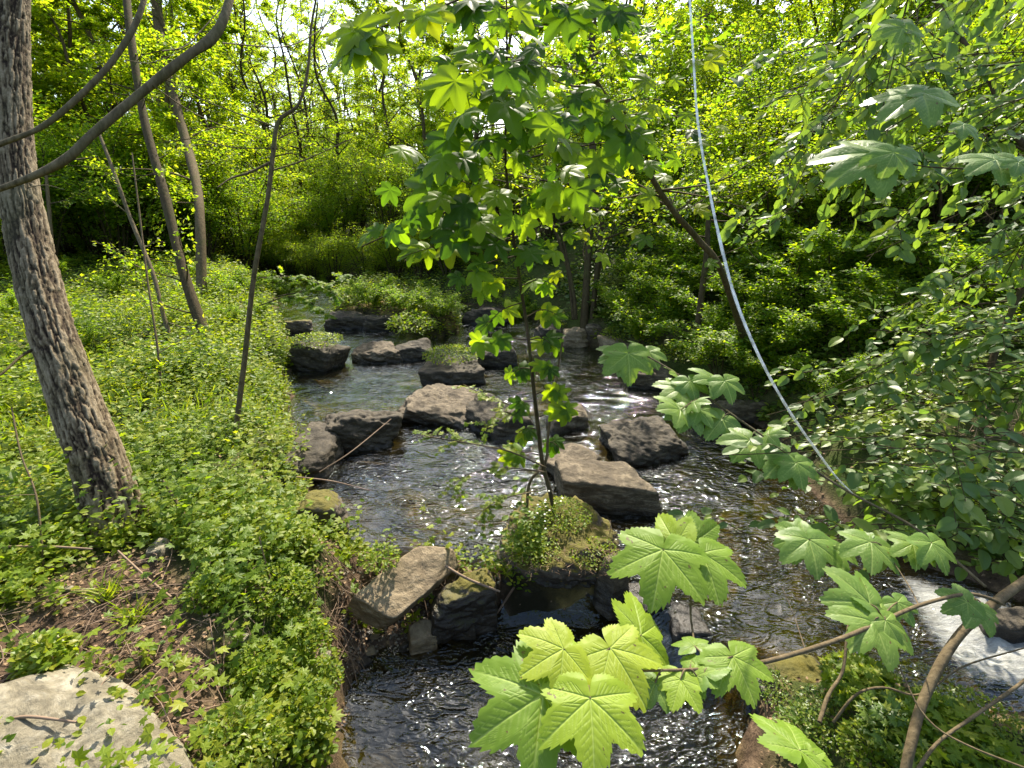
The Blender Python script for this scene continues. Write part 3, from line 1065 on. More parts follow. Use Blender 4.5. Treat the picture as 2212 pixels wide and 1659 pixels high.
# grass
X, Y, rg = scatter(9000, (-50, -8), (4.6, 12), 1.0, 301)
ok = (sdf(X, Y, WET) > .03) & (fbm(X * 1.3, Y * 1.3, 0, 3, 33) > .5)
X, Y = X[ok], Y[ok]
n = len(X)
P = np.stack([X, Y, hgt(X, Y)], -1)
D = np.stack([rg.normal(0, .35, n), rg.normal(0, .35, n), np.ones(n)], -1)
Nn = rg.normal(0, 1, (n, 3))
o = link('grass', leafmesh('grass', GB, P, D, Nn, rg.uniform(.10, .26, n), M['leaf_yellow']))
tag(o, 'thin yellow green grass between the herbs of the left bank', kind='stuff')
for k, (u, v, lab) in enumerate([(235, 1290, 'grass tuft in the leaf litter above the pale slab'), (290, 1335, 'second grass tuft beside the dry twigs'),
                                 (745, 1205, 'dark grass tuft hanging below the mossy boulder'), (1100, 1235, 'golden grass tuft on the left flank of the moss mound')]):
    c = gt(u, v)
    root = thing('grass_tuft', c, lab, 'grass')
    m = 70
    a = RNG.uniform(0, 6.28, m)
    D = np.stack([np.cos(a) * .8, np.sin(a) * .8, RNG.uniform(.3, 1.2, m)], -1)
    link('blades', leafmesh('blades', GB, RNG.normal(0, .02, (m, 3)) * (1, 1, 0), D, RNG.normal(0, 1, (m, 3)) + (0, 0, .5), RNG.uniform(.06, .15, m), LY if k != 2 else LG), root)

# leaf litter, dead twigs, gravel
X, Y, rg = scatter(42000, (-62, 58), (1.0, 9), 1.2, 302)
d = sdf(X, Y, WET)
b = np.minimum(sdf(X, Y, BARE), sdf(X, Y, BARE2))
ok = ((d > .0) | (sdf(X, Y, MOUND) < 0)) & ((b < .1) | (rg.random(len(X)) < .45))
X, Y = X[ok], Y[ok]
n = len(X)
P = np.stack([X, Y, hgt(X, Y) + rg.uniform(.003, .02, n)], -1)
D = np.stack([rg.normal(0, 1, n), rg.normal(0, 1, n), rg.normal(0, .25, n)], -1)
Nn = np.stack([rg.normal(0, .5, n), rg.normal(0, .5, n), np.ones(n)], -1)
o = link('leaf_litter', leafmesh('leaf_litter', L2, P, D, Nn, np.minimum(1, np.hypot(X, Y) / 4 + .35) * rg.uniform(.01, .032, n), M['litter']))
tag(o, 'brown dry leaf litter over the bare soil', kind='stuff')
tb = Tubes()
for i in range(520):
    if i < 300:
        u, v = random.uniform(-40, 760), random.uniform(1160, 1640)
    elif i < 400:
        u, v = random.uniform(700, 1080), random.uniform(1190, 1480)
    else:
        u, v = random.uniform(1700, 2200), random.uniform(640, 1000)
    c = gt(u, v)
    if sdf(c[0:1], c[1:2], WET)[0] < 0:
        continue
    a = random.uniform(0, 6.28)
    L = random.uniform(.06, .4) * (2.0 if i >= 400 else 1)
    dv = np.array([math.cos(a), math.sin(a), 0]) * L / 2
    p0, p1 = c - dv, c + dv
    p0[2] = hz(p0[0], p0[1]) + random.uniform(.004, .03)
    p1[2] = hz(p1[0], p1[1]) + random.uniform(.004, .05)
    mid = (p0 + p1) / 2 + np.array([random.gauss(0, .02), random.gauss(0, .02), .02])
    r0 = random.uniform(.001, .0035)
    tb.add(crom([p0, mid, p1], 5), np.linspace(r0, r0 * .5, 5), 4)
o = link('dead_twigs', tb.mesh('dead_twigs', M['deadtwig']))
tag(o, 'dry twigs strewn over the soil of the banks', kind='stuff')
P = []
for i in range(2600):
    u, v = random.uniform(735, 1080), random.uniform(1240, 1500)
    p = g(u, v, .02)
    P.append(p)
for i in range(500):
    P.append(g(random.uniform(1330, 1470), random.uniform(1230, 1360), 0))
P = np.array(P)
P = P[(sdf(P[:, 0], P[:, 1], WET) > -.1)]
P[:, 2] = hgt(P[:, 0], P[:, 1]) + .003
OV = np.array([[1, 0, 0], [-1, 0, 0], [0, 1, 0], [0, -1, 0], [0, 0, .7], [0, 0, -.7]], float)
OF = np.array([[0, 2, 4], [2, 1, 4], [1, 3, 4], [3, 0, 4], [2, 0, 5], [1, 2, 5], [3, 1, 5], [0, 3, 5]])
n = len(P)
o = link('gravel', leafmesh('gravel', (OV, OF), P, RNG.normal(0, 1, (n, 3)), RNG.normal(0, 1, (n, 3)), RNG.uniform(.004, .013, n), M['pebble']))
tag(o, 'brown gravel on the earth bank of the weir', kind='stuff')

P = np.array([g(random.uniform(1090, 1335), random.uniform(1120, 1230), .2) for _ in range(900)])
P[:, 2] += RNG.uniform(-.06, .03, len(P))
o = link('moss_debris', leafmesh('moss_debris', GB, P, RNG.normal(0, 1, (900, 3)) * (1, 1, .35), RNG.normal(0, 1, (900, 3)), RNG.uniform(.02, .07, 900), M['litter']))
tag(o, 'dry stalks and needles lying on the moss mound', kind='stuff')

# tiny flowers
for (u, v, ru, nn, z, mt, lab) in [(1170, 1085, 45, 30, .36, 'petal', 'tiny white flowers above the moss mound'), (60, 1085, 60, 26, None, 'ypetal', 'tiny yellow flowers at the left edge of the bank')]:
    c = gt(u, v) if z is None else g(u, v, z)
    r = ru / FPX * depth_of(c)
    P = c + RNG.normal(0, 1, (nn, 3)) * (r * .6, r * .6, .04) + (0, 0, .12 if z is None else 0)
    VV, FF = [], []
    P = np.repeat(P, 5, axis=0)
    a = np.tile(np.arange(5) * 1.257, nn)
    D = np.stack([np.cos(a), np.sin(a), np.full(len(a), .2)], -1)
    o = link('small_flowers', leafmesh('small_flowers', L2, P, D, np.tile([0, 0, 1.0], (len(P), 1)), .008, M[mt]))
    tag(o, lab, None, kind='stuff')

# ------------------------------------------------------------------ trees and shrubs (generated kinds)


def grow_tree(seed, H, r0, nb, crown0, spread, leaf, nleaf, lean=(0, 0), k=7, droop=.1):
    """returns trunk tubes, limb tubes and leaf frames in local space"""
    rg = np.random.default_rng(seed)
    trunk, limbs = Tubes(), Tubes()
    pts = [np.array([0, 0, -.3])]
    for i in range(1, 8):
        f = i / 7
        pts.append(np.array([lean[0] * f * H + rg.normal(0, .035 * H * f), lean[1] * f * H + rg.normal(0, .035 * H * f), f * H]))
    T = crom(pts, 26)
    rad = r0 * (1 - np.linspace(0, 1, 26) * .88)
    rad[0:2] *= 1.25
    trunk.add(T, rad, k)
    LP, LD = [], []
    for b in range(nb):
        f = crown0 + (1 - crown0) * (b + rg.random()) / nb
        i = min(25, int(f * 25))
        a = b * 2.4 + rg.normal(0, .4)
        L = spread * H * (1.15 - .75 * f) * rg.uniform(.7, 1.25)
        up = rg.uniform(.2, .9)
        d = unit([math.cos(a), math.sin(a), up])
        P = [T[i]]
        for s in range(1, 5):
            d = unit(d + rg.normal(0, .16, 3) + np.array([0, 0, -.05 * s * droop * 5]))
            P.append(P[-1] + d * L / 4)
        B = crom(P, 10)
        rb = rad[i] * .5
        limbs.add(B, np.linspace(rb, rb * .2, 10), 5)
        for c in range(5):
            j = rg.integers(3, 10)
            d2 = unit(unit(B[min(j, 9)] - B[j - 1]) + rg.normal(0, .6, 3))
            L2_ = L * rg.uniform(.25, .5)
            Q = crom([B[j], B[j] + d2 * L2_ * .5 + rg.normal(0, .03, 3), B[j] + d2 * L2_ + np.array([0, 0, -droop * L2_])], 6)
            limbs.add(Q, np.linspace(rb * .25, rb * .08, 6), 3)
            m = max(2, int(nleaf / (nb * 5)))
            t = rg.random(m) ** .7 * 5
            i0 = np.clip(t.astype(int), 0, 4)
            pt = Q[i0] * (1 - (t - i0))[:, None] + Q[i0 + 1] * (t - i0)[:, None]
            LP.append(pt + rg.normal(0, .05 * L, (m, 3)) * (1, 1, .55))
            LD.append(np.tile(d2, (m, 1)))
    P = np.vstack(LP)
    D = unit(np.vstack(LD)) + rg.normal(0, .7, (len(P), 3))
    D[:, 2] = D[:, 2] * .5 - .15
    Nn = np.stack([rg.normal(0, .5, len(P)), rg.normal(0, .5, len(P)), np.ones(len(P))], -1)
    S = leaf * rg.uniform(.6, 1.3, len(P))
    return trunk, limbs, (P, D, Nn, S, rg.random(len(P)))


def make_tree(name, seed, mat_leaf, mat_bark, **kw):
    tr, lb, (P, D, Nn, S, rn) = grow_tree(seed, **kw)
    root = thing(name, (0, 0, 0), 'x', 'tree')
    link('trunk', tr.mesh('trunk', mat_bark), root)
    link('branches', lb.mesh('branches', mat_bark), root)
    link('crown', leafmesh('crown', L2, P, D, Nn, S, mat_leaf, rn), root)
    return root


def make_shrub(name, seed, mat_leaf, mat_bark, H, W, nst, leaf, nleaf, T=L2, clusters=True):
    rg = np.random.default_rng(seed)
    st = Tubes()
    LP, LD = [], []
    for s in range(nst):
        a = s * 2.4 + rg.normal(0, .5)
        o_ = rg.uniform(.3, 1.0)
        e = np.array([math.cos(a) * W * o_, math.sin(a) * W * o_, H * rg.uniform(.55, 1.05) * (1.1 - .35 * o_)])
        b = np.array([math.cos(a) * .08, math.sin(a) * .08, -.15])
        m_ = b * .5 + e * .5 + np.array([0, 0, H * .16]) + rg.normal(0, .06, 3) * H * .5
        B = crom([b, m_, e], 12)
        r = .012 * H * rg.uniform(.6, 1.1)
        st.add(B, np.linspace(r, r * .25, 12), 5)
        for c in range(9):
            j = rg.integers(3, 12)
            d2 = unit(unit(B[min(j, 11)] - B[j - 1]) + rg.normal(0, .75, 3) * (1, 1, .6))
            L = H * rg.uniform(.12, .32)
            Q = crom([B[j], B[j] + d2 * L * .5 + rg.normal(0, .02, 3), B[j] + d2 * L + np.array([0, 0, -.12 * L])], 5)
            st.add(Q, np.linspace(r * .3, r * .1, 5), 3)
            m = max(2, nleaf // (nst * 9))
            t = rg.random(m) * 3.99
            i0 = t.astype(int)
            pt = Q[i0] * (1 - (t - i0))[:, None] + Q[i0 + 1] * (t - i0)[:, None]
            LP.append(pt + rg.normal(0, .045 * H, (m, 3)) * (1, 1, .5))
            LD.append(np.tile(d2, (m, 1)))
    P = np.vstack(LP)
    P[:, 2] = np.abs(P[:, 2])
    D = unit(np.vstack(LD)) + rg.normal(0, .7, (len(P), 3))
    D[:, 2] = D[:, 2] * .4 - .12
    Nn = np.stack([rg.normal(0, .45, len(P)), rg.normal(0, .45, len(P)), np.ones(len(P))], -1)
    root = thing(name, (0, 0, 0), 'x', 'shrub')
    link('stems', st.mesh('stems', mat_bark), root)
    link('foliage', leafmesh('foliage', T, P, D, Nn, leaf * rg.uniform(.6, 1.3, len(P)), mat_leaf), root)
    return root


trees = [make_tree('slender_tree', 401 + i, M['leaf_tree'], M['bark'], H=9.5 + i * .6, r0=.11, nb=20, crown0=.13, spread=.26, leaf=.105, nleaf=[17000, 14000, 19000, 9500][i],
                   lean=[(.02, 0), (-.06, .02), (.08, 0), (-.02, .04)][i]) for i in range(4)]
bare_trees = [make_tree('bare_tree', 411 + i, M['leaf_tree'], M['bark_d'], H=11.0, r0=.09, nb=34, crown0=.15, spread=.2, leaf=.08, nleaf=1500 + 900 * i, lean=[(.08, 0), (-.05, 0)][i]) for i in range(2)]
shrubs = [make_shrub('leafy_shrub', 421 + i, M['leaf_shrub'] if i < 3 else M['leaf_tree'], M['bark_d'], H=2.3 + .3 * i, W=1.3 + .1 * i, nst=14, leaf=.062, nleaf=11000) for i in range(4)]
low_shrubs = [make_shrub('low_bush', 441 + i, M['leaf_shrub'], M['bark_d'], H=1.0, W=.85, nst=12, leaf=.05, nleaf=5200) for i in range(2)]

used = set()
PLACED = {}


def place(src_list, u, dist, label, group, rot=None, sc=1.0, i=None, dz=0.0, cat=None):
    i = random.randrange(len(src_list)) if i is None else i
    src = src_list[i]
    key = src.name
    if key in used:
        o = copy_tree(src)
    else:
        used.add(key)
        o = src
    x = (u - CX) / FPX * dist * math.cos(_p)
    y = dist
    o.location = (x, y, hz(x, y) + dz)
    o.rotation_euler = (0, 0, random.uniform(0, 6.28) if rot is None else rot)
    o.scale = (sc, sc, sc * random.uniform(.92, 1.1))
    o['label'] = label
    o['group'] = group
    PLACED.setdefault(group, []).append((u, o))
    return o


TL, TG = 'slender leafy tree standing among many on the left side of the wood', 'trees in the wood left of the stream'
for u, d, s in [(-150, 13, .8), (40, 15, .9), (150, 17, 1), (240, 16, .85), (330, 20, 1), (60, 24, 1.1), (-40, 18, 1), (420, 15, .9), (480, 24, 1), (200, 30, 1.2), (-250, 14, 1), (-300, 22, 1.1), (380, 33, 1.2), (500, 36, 1.0), (100, 19, .9), (290, 18, .95), (180, 22, 1.2), (350, 26, 1.2), (440, 29, 1.2), (20, 30, 1.4), (-100, 26, 1.3), (270, 36, 1.4), (540, 28, .9), (80, 16, .85), (200, 17.5, .9), (300, 17, 1), (400, 18, 1), (450, 21, 1), (360, 22, 1.1), (140, 19, 1.1), (230, 25, 1.2), (500, 30, 1.1), (60, 17, 1), (-60, 14, 1)]:
    place(trees, u, d, TL, TG, sc=s)
TLm, TGm = 'thin distant tree behind the stream, seen against the bright sky', 'distant trees behind the bend of the stream'
for u, d, s in [(620, 46, .8), (690, 40, .75), (745, 34, .8), (785, 30, .75), (850, 27, .8), (900, 24, .85), (660, 60, .9), (820, 48, 1.0), (950, 32, .9), (730, 62, .9), (560, 44, .85), (880, 38, 1.1), (940, 44, 1.2), (1000, 36, 1.2), (840, 60, 1.3), (780, 70, 1.2), (690, 75, 1.1), (980, 26, 1.0), (860, 21, .8), (930, 20, .8), (1030, 24, .9), (830, 36, 1.1), (900, 50, 1.3)]:
    place(trees, u, d, TLm, TGm, sc=s, i=random.choice([1, 3]))
for u, d, s in [(575, 21, .9), (615, 26, 1), (655, 23, .9), (700, 28, 1), (740, 22, .9), (780, 33, 1.1), (640, 34, 1.2), (590, 30, 1.1), (680, 38, 1.2), (720, 44, 1.3), (820, 26, 1.0), (545, 25, 1)]:
    place(bare_trees, u, d, '', 'thinly leaved trees against the sky gap', sc=s)
for u, d, s in [(570, 38, 1.2), (620, 52, 1.4), (670, 48, 1.3), (720, 34, 1.0), (760, 52, 1.4), (600, 30, .9), (700, 58, 1.5)]:
    place(trees, u, d, TLm, TGm, sc=s, i=0 if u % 20 else 3)
TLr, TGr = 'leafy tree growing on the slope right of the stream', 'trees on the slope right of the stream'
for u, d, s in [(1010, 17, .8), (1120, 21, .9), (1200, 15, .7), (1380, 18, .8), (1480, 17, .85), (1600, 19, .9), (1850, 18, .9), (2100, 19, .9), (1300, 26, 1), (1550, 27, 1), (1800, 24, 1), (2200, 20, .9),
            (1060, 30, 1), (1150, 17, .8), (1240, 19, .85), (1340, 21, .9), (1430, 24, 1), (1530, 22, 1), (1640, 23, 1), (1750, 21, 1), (1900, 23, 1), (2050, 25, 1), (1090, 25, 1), (1280, 32, 1.2), (1480, 34, 1.2), (1700, 32, 1.2), (1180, 38, 1.3), (2000, 32, 1.2)]:
    place(trees, u, d, TLr, TGr, sc=s)
SL, SG = 'bright green shrub in the undergrowth left of the stream', 'shrubs left of the stream'
for u, d, s in [(-120, 10, .8), (60, 12, .9), (180, 13.5, 1), (300, 14.5, 1.1), (420, 14.5, .9), (120, 14, 1.2), (260, 17, 1.3), (380, 18, 1.3), (500, 16, 1.1), (560, 19, 1.1), (-40, 12, 1.1), (-220, 11, 1.1), (450, 23, 1.5), (620, 23, 1.1),
                (0, 18, 1.4), (320, 24, 1.6), (-250, 17, 1.4), (340, 15, 1.4), (220, 13, 1.3), (480, 19, 1.5), (100, 20, 1.7), (420, 28, 1.9), (540, 30, 1.6), (200, 26, 1.9), (20, 25, 1.9)]:
    place(shrubs, u, d, SL, SG, sc=s)
SLm, SGm = 'sunny yellow green shrub in the gap behind the stream', 'shrubs behind the bend of the stream'
for u, d, s in [(610, 17.5, .8), (660, 18.5, .9), (715, 18, .8), (575, 20, .95), (640, 26, 1.2), (700, 22, 1.0), (760, 19, .95), (690, 31, 1.3), (830, 17, 1.0), (900, 15, .9), (960, 19, 1.1), (800, 25, 1.2), (880, 22, 1.2), (740, 36, 1.5), (1000, 14, .85), (590, 32, 1.3), (640, 40, 1.5), (800, 34, 1.4), (720, 27, 1.3), (670, 34, 1.6), (760, 42, 1.7), (850, 30, 1.6), (920, 28, 1.7), (990, 24, 1.5)]:
    place(shrubs, u, d, SLm, SGm, sc=s)
for u, d, s in [(600, 16.5, .6), (650, 15.8, .55), (700, 15.2, .6), (780, 14.5, .6), (840, 14, .6), (560, 17, .7), (900, 13, .6), (960, 12.5, .6)]:
    place(shrubs, u, d, SLm, SGm, sc=s, i=3)
SLr, SGr = 'shrub covering the slope right of the stream', 'shrubs on the right slope'
for u, d, s in [(1100, 14, 1), (1180, 12.5, .9), (1260, 15, 1.1), (1370, 12, .95), (1440, 10.5, .8), (1540, 12, .9), (1620, 10, .8), (1740, 9, .8), (1820, 11, .9), (1950, 8.5, .75), (2050, 10, .8), (2180, 8, .7), (1330, 18, 1.3), (1500, 16, 1.2), (1680, 14, 1.1),
                (1900, 14, 1.1), (2120, 13, 1.1), (2300, 9.5, .9), (1220, 20, 1.4), (1420, 22, 1.5), (1600, 21, 1.4), (1500, 8.8, .6), (1590, 8, .6), (1680, 7.4, .6), (1760, 7, .6), (1850, 6.6, .55), (1950, 6.6, .6), (2060, 6.4, .6), (2160, 6, .55), (2270, 6.2, .6), (1640, 8.8, .8), (1900, 7.6, .75), (2080, 7.4, .8), (2240, 7.6, .8), (1480, 14, 1.3), (1760, 12, 1.2), (2000, 11.5, 1.2), (2200, 11, 1.2)]:
    place(shrubs, u, d, SLr, SGr, sc=s)
for k, (u, v, s, lab) in enumerate([(800, 665, .62, 'low leafy bush on the left of the midstream island'), (880, 680, .6, 'low leafy bush on the middle of the midstream island'), (955, 690, .5, 'low leafy bush on the right end of the midstream island'),
                                    (700, 640, .55, 'low bush overhanging the left channel'), (610, 650, .6, 'low bush on the left bank near the stream bend'), (1130, 690, .5, 'low bush left of the forked tree foot'),
                                    (1400, 745, .8, 'low bush on the right bank above the far pool'), (1560, 800, .8, 'dark low bush on the right bank by the hanging strand'), (1640, 840, .6, 'low bush above the long tan topped rock'),
                                    (520, 640, .6, 'low bush between the straight stem and the bend')]):
    src = low_shrubs[k % 2]
    o = copy_tree(src) if src.name in used else src
    used.add(src.name)
    c = gt(u, v)
    o.location = c
    o.rotation_euler = (0, 0, k * 1.3)
    o.scale = (s * 1.1, s * 1.1, s)
    o['label'] = lab

for (u, v, s) in [(30, 700, .55), (120, 620, .6), (250, 640, .5), (330, 620, .6), (180, 760, .4), (420, 610, .6), (500, 700, .35), (560, 690, .35), (20, 820, .35), (60, 560, .8), (300, 560, .8), (400, 560, .8), (200, 560, .8), (40, 530, 1.2), (120, 525, 1.3), (200, 525, 1.3), (280, 525, 1.3), (350, 530, 1.3), (430, 530, 1.2), (500, 535, 1.1), (560, 535, 1.0), (0, 545, 1.2), (250, 540, 1.1), (470, 545, 1.0)]:
    src = low_shrubs[int(u) % 2]
    o = copy_tree(src)
    o.location = gt(u, v)
    o.rotation_euler = (0, 0, u)
    o.scale = (s * .8, s * .8, s)
    o['group'] = 'low bushes on the left bank meadow'
    PLACED.setdefault(o['group'], []).append((u, o))
for (u, v, s) in [(1450, 690, .9), (1540, 640, .9), (1620, 700, .9), (1700, 640, .9), (1500, 600, 1), (1600, 600, 1), (1780, 700, .8), (1720, 760, .7), (1650, 790, .6), (1850, 760, .7), (1950, 700, .7), (2060, 760, .6), (1800, 620, .9), (1920, 620, .8), (2050, 640, .8), (2170, 680, .7),
                  (1400, 640, .9), (1340, 680, .6), (1560, 740, .7), (1780, 860, .4), (1900, 860, .45)]:
    src = low_shrubs[int(u) % 2]
    o = copy_tree(src)
    o.location = gt(u, v)
    o.rotation_euler = (0, 0, u)
    o.scale = (s, s, s * .9)
    o['group'] = 'low bushes covering the right bank'
    PLACED.setdefault(o['group'], []).append((u, o))

# ------------------------------------------------------------------ hand placed trunks


def px_path(pts, n):
    """pts: (u, v, depth, width px) -> smooth path and radii"""
    P = np.array([at(u, v, t) for u, v, t, w in pts])
    rr = np.array([[.82 * w / FPX * t / 2 / math.sqrt(1 + ((u - CX) / FPX) ** 2 + .5 * ((v - CY) / FPX) ** 2), 0, 0] for u, v, t, w in pts])
    return crom(P, n), crom(rr, n)[:, 0]


def stem_thing(name, pts, label, cat, mat, k=10, n=40, part='trunk', wob=.0):
    P, rr = px_path(pts, n)
    root = thing(name, P[-1] if P[-1][2] < P[0][2] else P[0], label, cat)
    b = np.array(root.location)
    tb = Tubes()
    if wob:
        rr = rr * (1 + wob * (fbm(np.linspace(0, 14, n), 0, 0, 2, 5) - .5))
    tb.add(P - b, rr, k)
    link(part, tb.mesh(part, mat), root)
    return root, P, rr


def side_branches(root, P, rr, n, L, seed, mat, f0=.1, f1=.9, k=4, up=.2, leaves=0, lmat=None, lsize=.05, T=L2, name='branches'):
    rg = np.random.default_rng(seed)
    b = np.array(root.location)
    LP, LD = [], []
    for i in range(n):
        tb = Tubes()
        j = int((f0 + (f1 - f0) * rg.random()) * (len(P) - 1))
        a = rg.uniform(0, 6.28)
        d = unit([math.cos(a), math.sin(a) * .7, up + rg.normal(0, .3)])
        l = L * rg.uniform(.5, 1.3)
        Q = [P[j]]
        for s in range(4):
            d = unit(d + rg.normal(0, .2, 3))
            Q.append(Q[-1] + d * l / 4)
        Q = crom(Q, 10) - b
        r = min(rr[j] * .45, .004 + l * .008)
        tb.add(Q, np.linspace(r, r * .25, 10), k)
        for c in range(3):
            jj = rg.integers(3, 9)
            d2 = unit(unit(Q[jj] - Q[jj - 1]) + rg.normal(0, .5, 3))
            W = crom([Q[jj], Q[jj] + d2 * l * .2 + rg.normal(0, .02, 3), Q[jj] + d2 * l * .42], 6)
            tb.add(W, np.linspace(r * .4, r * .12, 6), 3)
            if leaves:
                m = max(1, leaves // (n * 3))
                t = rg.random(m) * 4.99
                i0 = t.astype(int)
                LP.append(W[i0] + rg.normal(0, .05 * l, (m, 3)))
                LD.append(np.tile(d2, (m, 1)))
        link('branch', tb.mesh('branch', mat), root)
    if leaves:
        LP, LD = np.vstack(LP), np.vstack(LD)
        m = len(LP)
        D = LD + rg.normal(0, .6, (m, 3))
        Nn = np.stack([rg.normal(0, .4, m), rg.normal(0, .4, m), np.ones(m)], -1)
        link('foliage', leafmesh('foliage', T, LP, D, Nn, lsize * rg.uniform(.6, 1.3, m), lmat), root)


# the big leaning trunk at the left, with deep ridged bark
def big_trunk():
    base = gt(258, 1140)
    tb_ = depth_of(base)
    pts = [(30, -420, tb_ + .55, 92), (24, -150, tb_ + .45, 90), (20, 60, tb_ + .38, 84), (30, 330, tb_ + .3, 82), (80, 600, tb_ + .2, 92), (140, 800, tb_ + .1, 98), (205, 980, tb_ + .03, 112), (240, 1090, tb_, 122), (262, 1165, tb_ - .02, 140), (275, 1240, tb_ - .04, 170)]
    pts = [(u, v, t, w * 1.36) for u, v, t, w in pts]
    n, k = 620, 150
    P, rr = px_path(pts, n)
    T = unit(np.gradient(P, axis=0))
    A = unit(np.cross(T, [0, 1, 0]))
    B = np.cross(T, A)
    th = np.arange(k) * 2 * math.pi / k
    s = np.concatenate([[0], np.cumsum(np.linalg.norm(np.diff(P, axis=0), axis=1))])
    S_, TH = np.meshgrid(s, th, indexing='ij')
    rm = rr.mean()
    cx_, sx_ = np.cos(TH), np.sin(TH)
    warp = .6 * fbm(cx_ * 2 + 5, sx_ * 2, S_ * 3, 3, 70)
    wp2 = fbm(cx_ * 6, sx_ * 6 + 3, S_ * 14, 3, 76)
    x, y, z = cx_ * rm * 42 + warp * 2.2 + wp2 * 1.3, sx_ * rm * 42 + warp * 2.2 + wp2 * 1.3, S_ * 4.4 + warp * 3 + wp2 * 1.6
    r1 = np.abs(2 * vn(x, y, z, 71) - 1)
    r2 = np.abs(2 * vn(x * 2.1, y * 2.1, z * 2.4, 72) - 1)
    r3 = fbm(x * 3.5, y * 3.5, z * 7, 3, 73)
    h = .55 * np.minimum(r1 * 2.6, 1) + .25 * np.minimum(r2 * 2.4, 1) + .32 * r3
    big = fbm(cx_ * 1.5, sx_ * 1.5, S_ * 2.2, 3, 74) - .5
    # buttresses near the ground
    but = ss((s[:, None] - (s[-1] - .5)) / .5) * (.14 * np.cos(3 * TH + 1) + .09 * np.cos(5 * TH))
    RR = rr[:, None] * (1 + .16 * big + but) + (h - .5) * .021
    V = P[:, None, :] + RR[:, :, None] * (np.cos(TH)[..., None] * A[:, None, :] + np.sin(TH)[..., None] * B[:, None, :])
    root = thing('leaning_tree', base, 'thick leaning tree with deeply ridged bark at the left edge', 'tree')
    i, j = np.meshgrid(np.arange(n - 1), np.arange(k), indexing='ij')
    j2 = (j + 1) % k
    F = np.stack([i * k + j, i * k + j2, (i + 1) * k + j2, (i + 1) * k + j], -1).reshape(-1, 4)
    m, nt, out = newmat('trunk_bark')
    a = nt.nodes.new('ShaderNodeAttribute')
    a.attribute_name = 'ridge'
    co = objco(nt)
    n1 = noise(nt, co, 55, 5, .7)
    f = mth(nt, 'ADD', mth(nt, 'MULTIPLY', a.outputs['Fac'], .8), mth(nt, 'MULTIPLY', mth(nt, 'SUBTRACT', n1, .5), .7))
    col = ramp(nt, f, [(.25, (.022, .013, .008)), (.48, (.11, .081, .045)), (.85, (.28, .225, .145))])
    col = mixc(nt, ramp(nt, noise(nt, co, 2.5, 4), [(.5, (0, 0, 0)), (.7, (.5, .5, .5))]), col, (.085, .085, .04))
    p = nt.nodes.new('ShaderNodeBsdfPrincipled')
    p.inputs['Roughness'].default_value = .9
    p.inputs['Specular IOR Level'].default_value = .2
    nt.links.new(col, p.inputs['Base Color'])
    nt.links.new(bump(nt, n1, .7, .008), p.inputs['Normal'])
    nt.links.new(p.outputs[0], out.inputs['Surface'])
    link('trunk', mesh('trunk', (V - base).reshape(-1, 3), F, m, True, {'ridge': h.ravel()}), root)
    # a broken side branch low on the left
    tb = Tubes()
    Q, q = px_path([(90, 745, tb_ + .1, 12), (45, 770, tb_ - .05, 9), (0, 810, tb_ - .2, 8), (-60, 840, tb_ - .3, 6)], 14)
    tb.add(Q - base, q, 6)
    link('branch', tb.mesh('branch', M['bark_d']), root)


big_trunk()

# two limbs reaching in from the tree beyond the left edge
root = thing('overhanging_tree', at(-420, 900, 1.9), 'bare limbs of a nearby tree reaching in across the upper left corner', 'tree')
b = np.array(root.location)
P, rr = px_path([(-420, 1500, 1.7, 120), (-430, 900, 1.9, 110), (-420, 500, 2.1, 95), (-400, 200, 2.3, 80), (-380, -200, 2.6, 60)], 30)
link('trunk', Tubes().add(P - b, rr, 16).mesh('trunk', M['bark']), root)
for pts in ([(-410, 520, 2.05, 40), (-150, 450, 1.85, 27), (0, 408, 1.75, 22), (130, 352, 1.75, 29), (200, 290, 1.78, 30), (300, 205, 1.85, 31), (400, 125, 1.9, 30), (460, 80, 1.95, 32), (490, 20, 2.0, 28), (510, -80, 2.1, 24), (540, -250, 2.3, 20)],
            [(-400, 480, 2.05, 30), (-150, 380, 1.95, 22), (0, 312, 1.9, 18), (100, 268, 1.95, 20), (200, 180, 2.0, 20), (262, 105, 2.05, 20), (305, 20, 2.1, 18), (330, -100, 2.2, 15)]):
    P, rr = px_path(pts, 60)
    rr = .98 * rr * (1 + .25 * (fbm(np.linspace(0, 16, 60), 0, 0, 2, int(pts[0][1])) - .5))
    link('limb', Tubes().add(P - b, rr, 12).mesh('limb', M['bark_grey']), root)
tb = Stalks('twig', root, M['bark_grey'])
for pts in ([(480, 93, 1.95, 5), (620, 100, 2.3, 4), (700, 60, 2.6, 3)], [(350, 110, 1.9, 5), (400, 100, 2.0, 4), (440, 60, 2.1, 4), (480, 15, 2.2, 3)], [(160, 345, 1.76, 6), (200, 340, 1.8, 3)],
            [(330, 185, 1.85, 4), (430, 250, 2.1, 3), (560, 300, 2.4, 2)], [(270, 130, 2.0, 4), (330, 135, 2.0, 3), (400, 105, 2.1, 2)], [(60, 405, 1.75, 4), (100, 400, 1.75, 3), (140, 410, 1.7, 2)]):
    P, rr = px_path(pts, 12)
    tb.add(P - b, rr, 5)


def ground_stem(name, u, v, pts, label, cat, mat, wbase, k=10, n=40, wob=.25):
    c = gt(u, v)
    t = depth_of(c)
    full = [(a, b_, t + dt, w) for a, b_, dt, w in pts] + [(u, v, t, wbase), (u + (u - pts[-1][0]) * .1, v + 25, t - .02, wbase * 1.25)]
    return stem_thing(name, full, label, cat, mat, k, n, wob=wob)


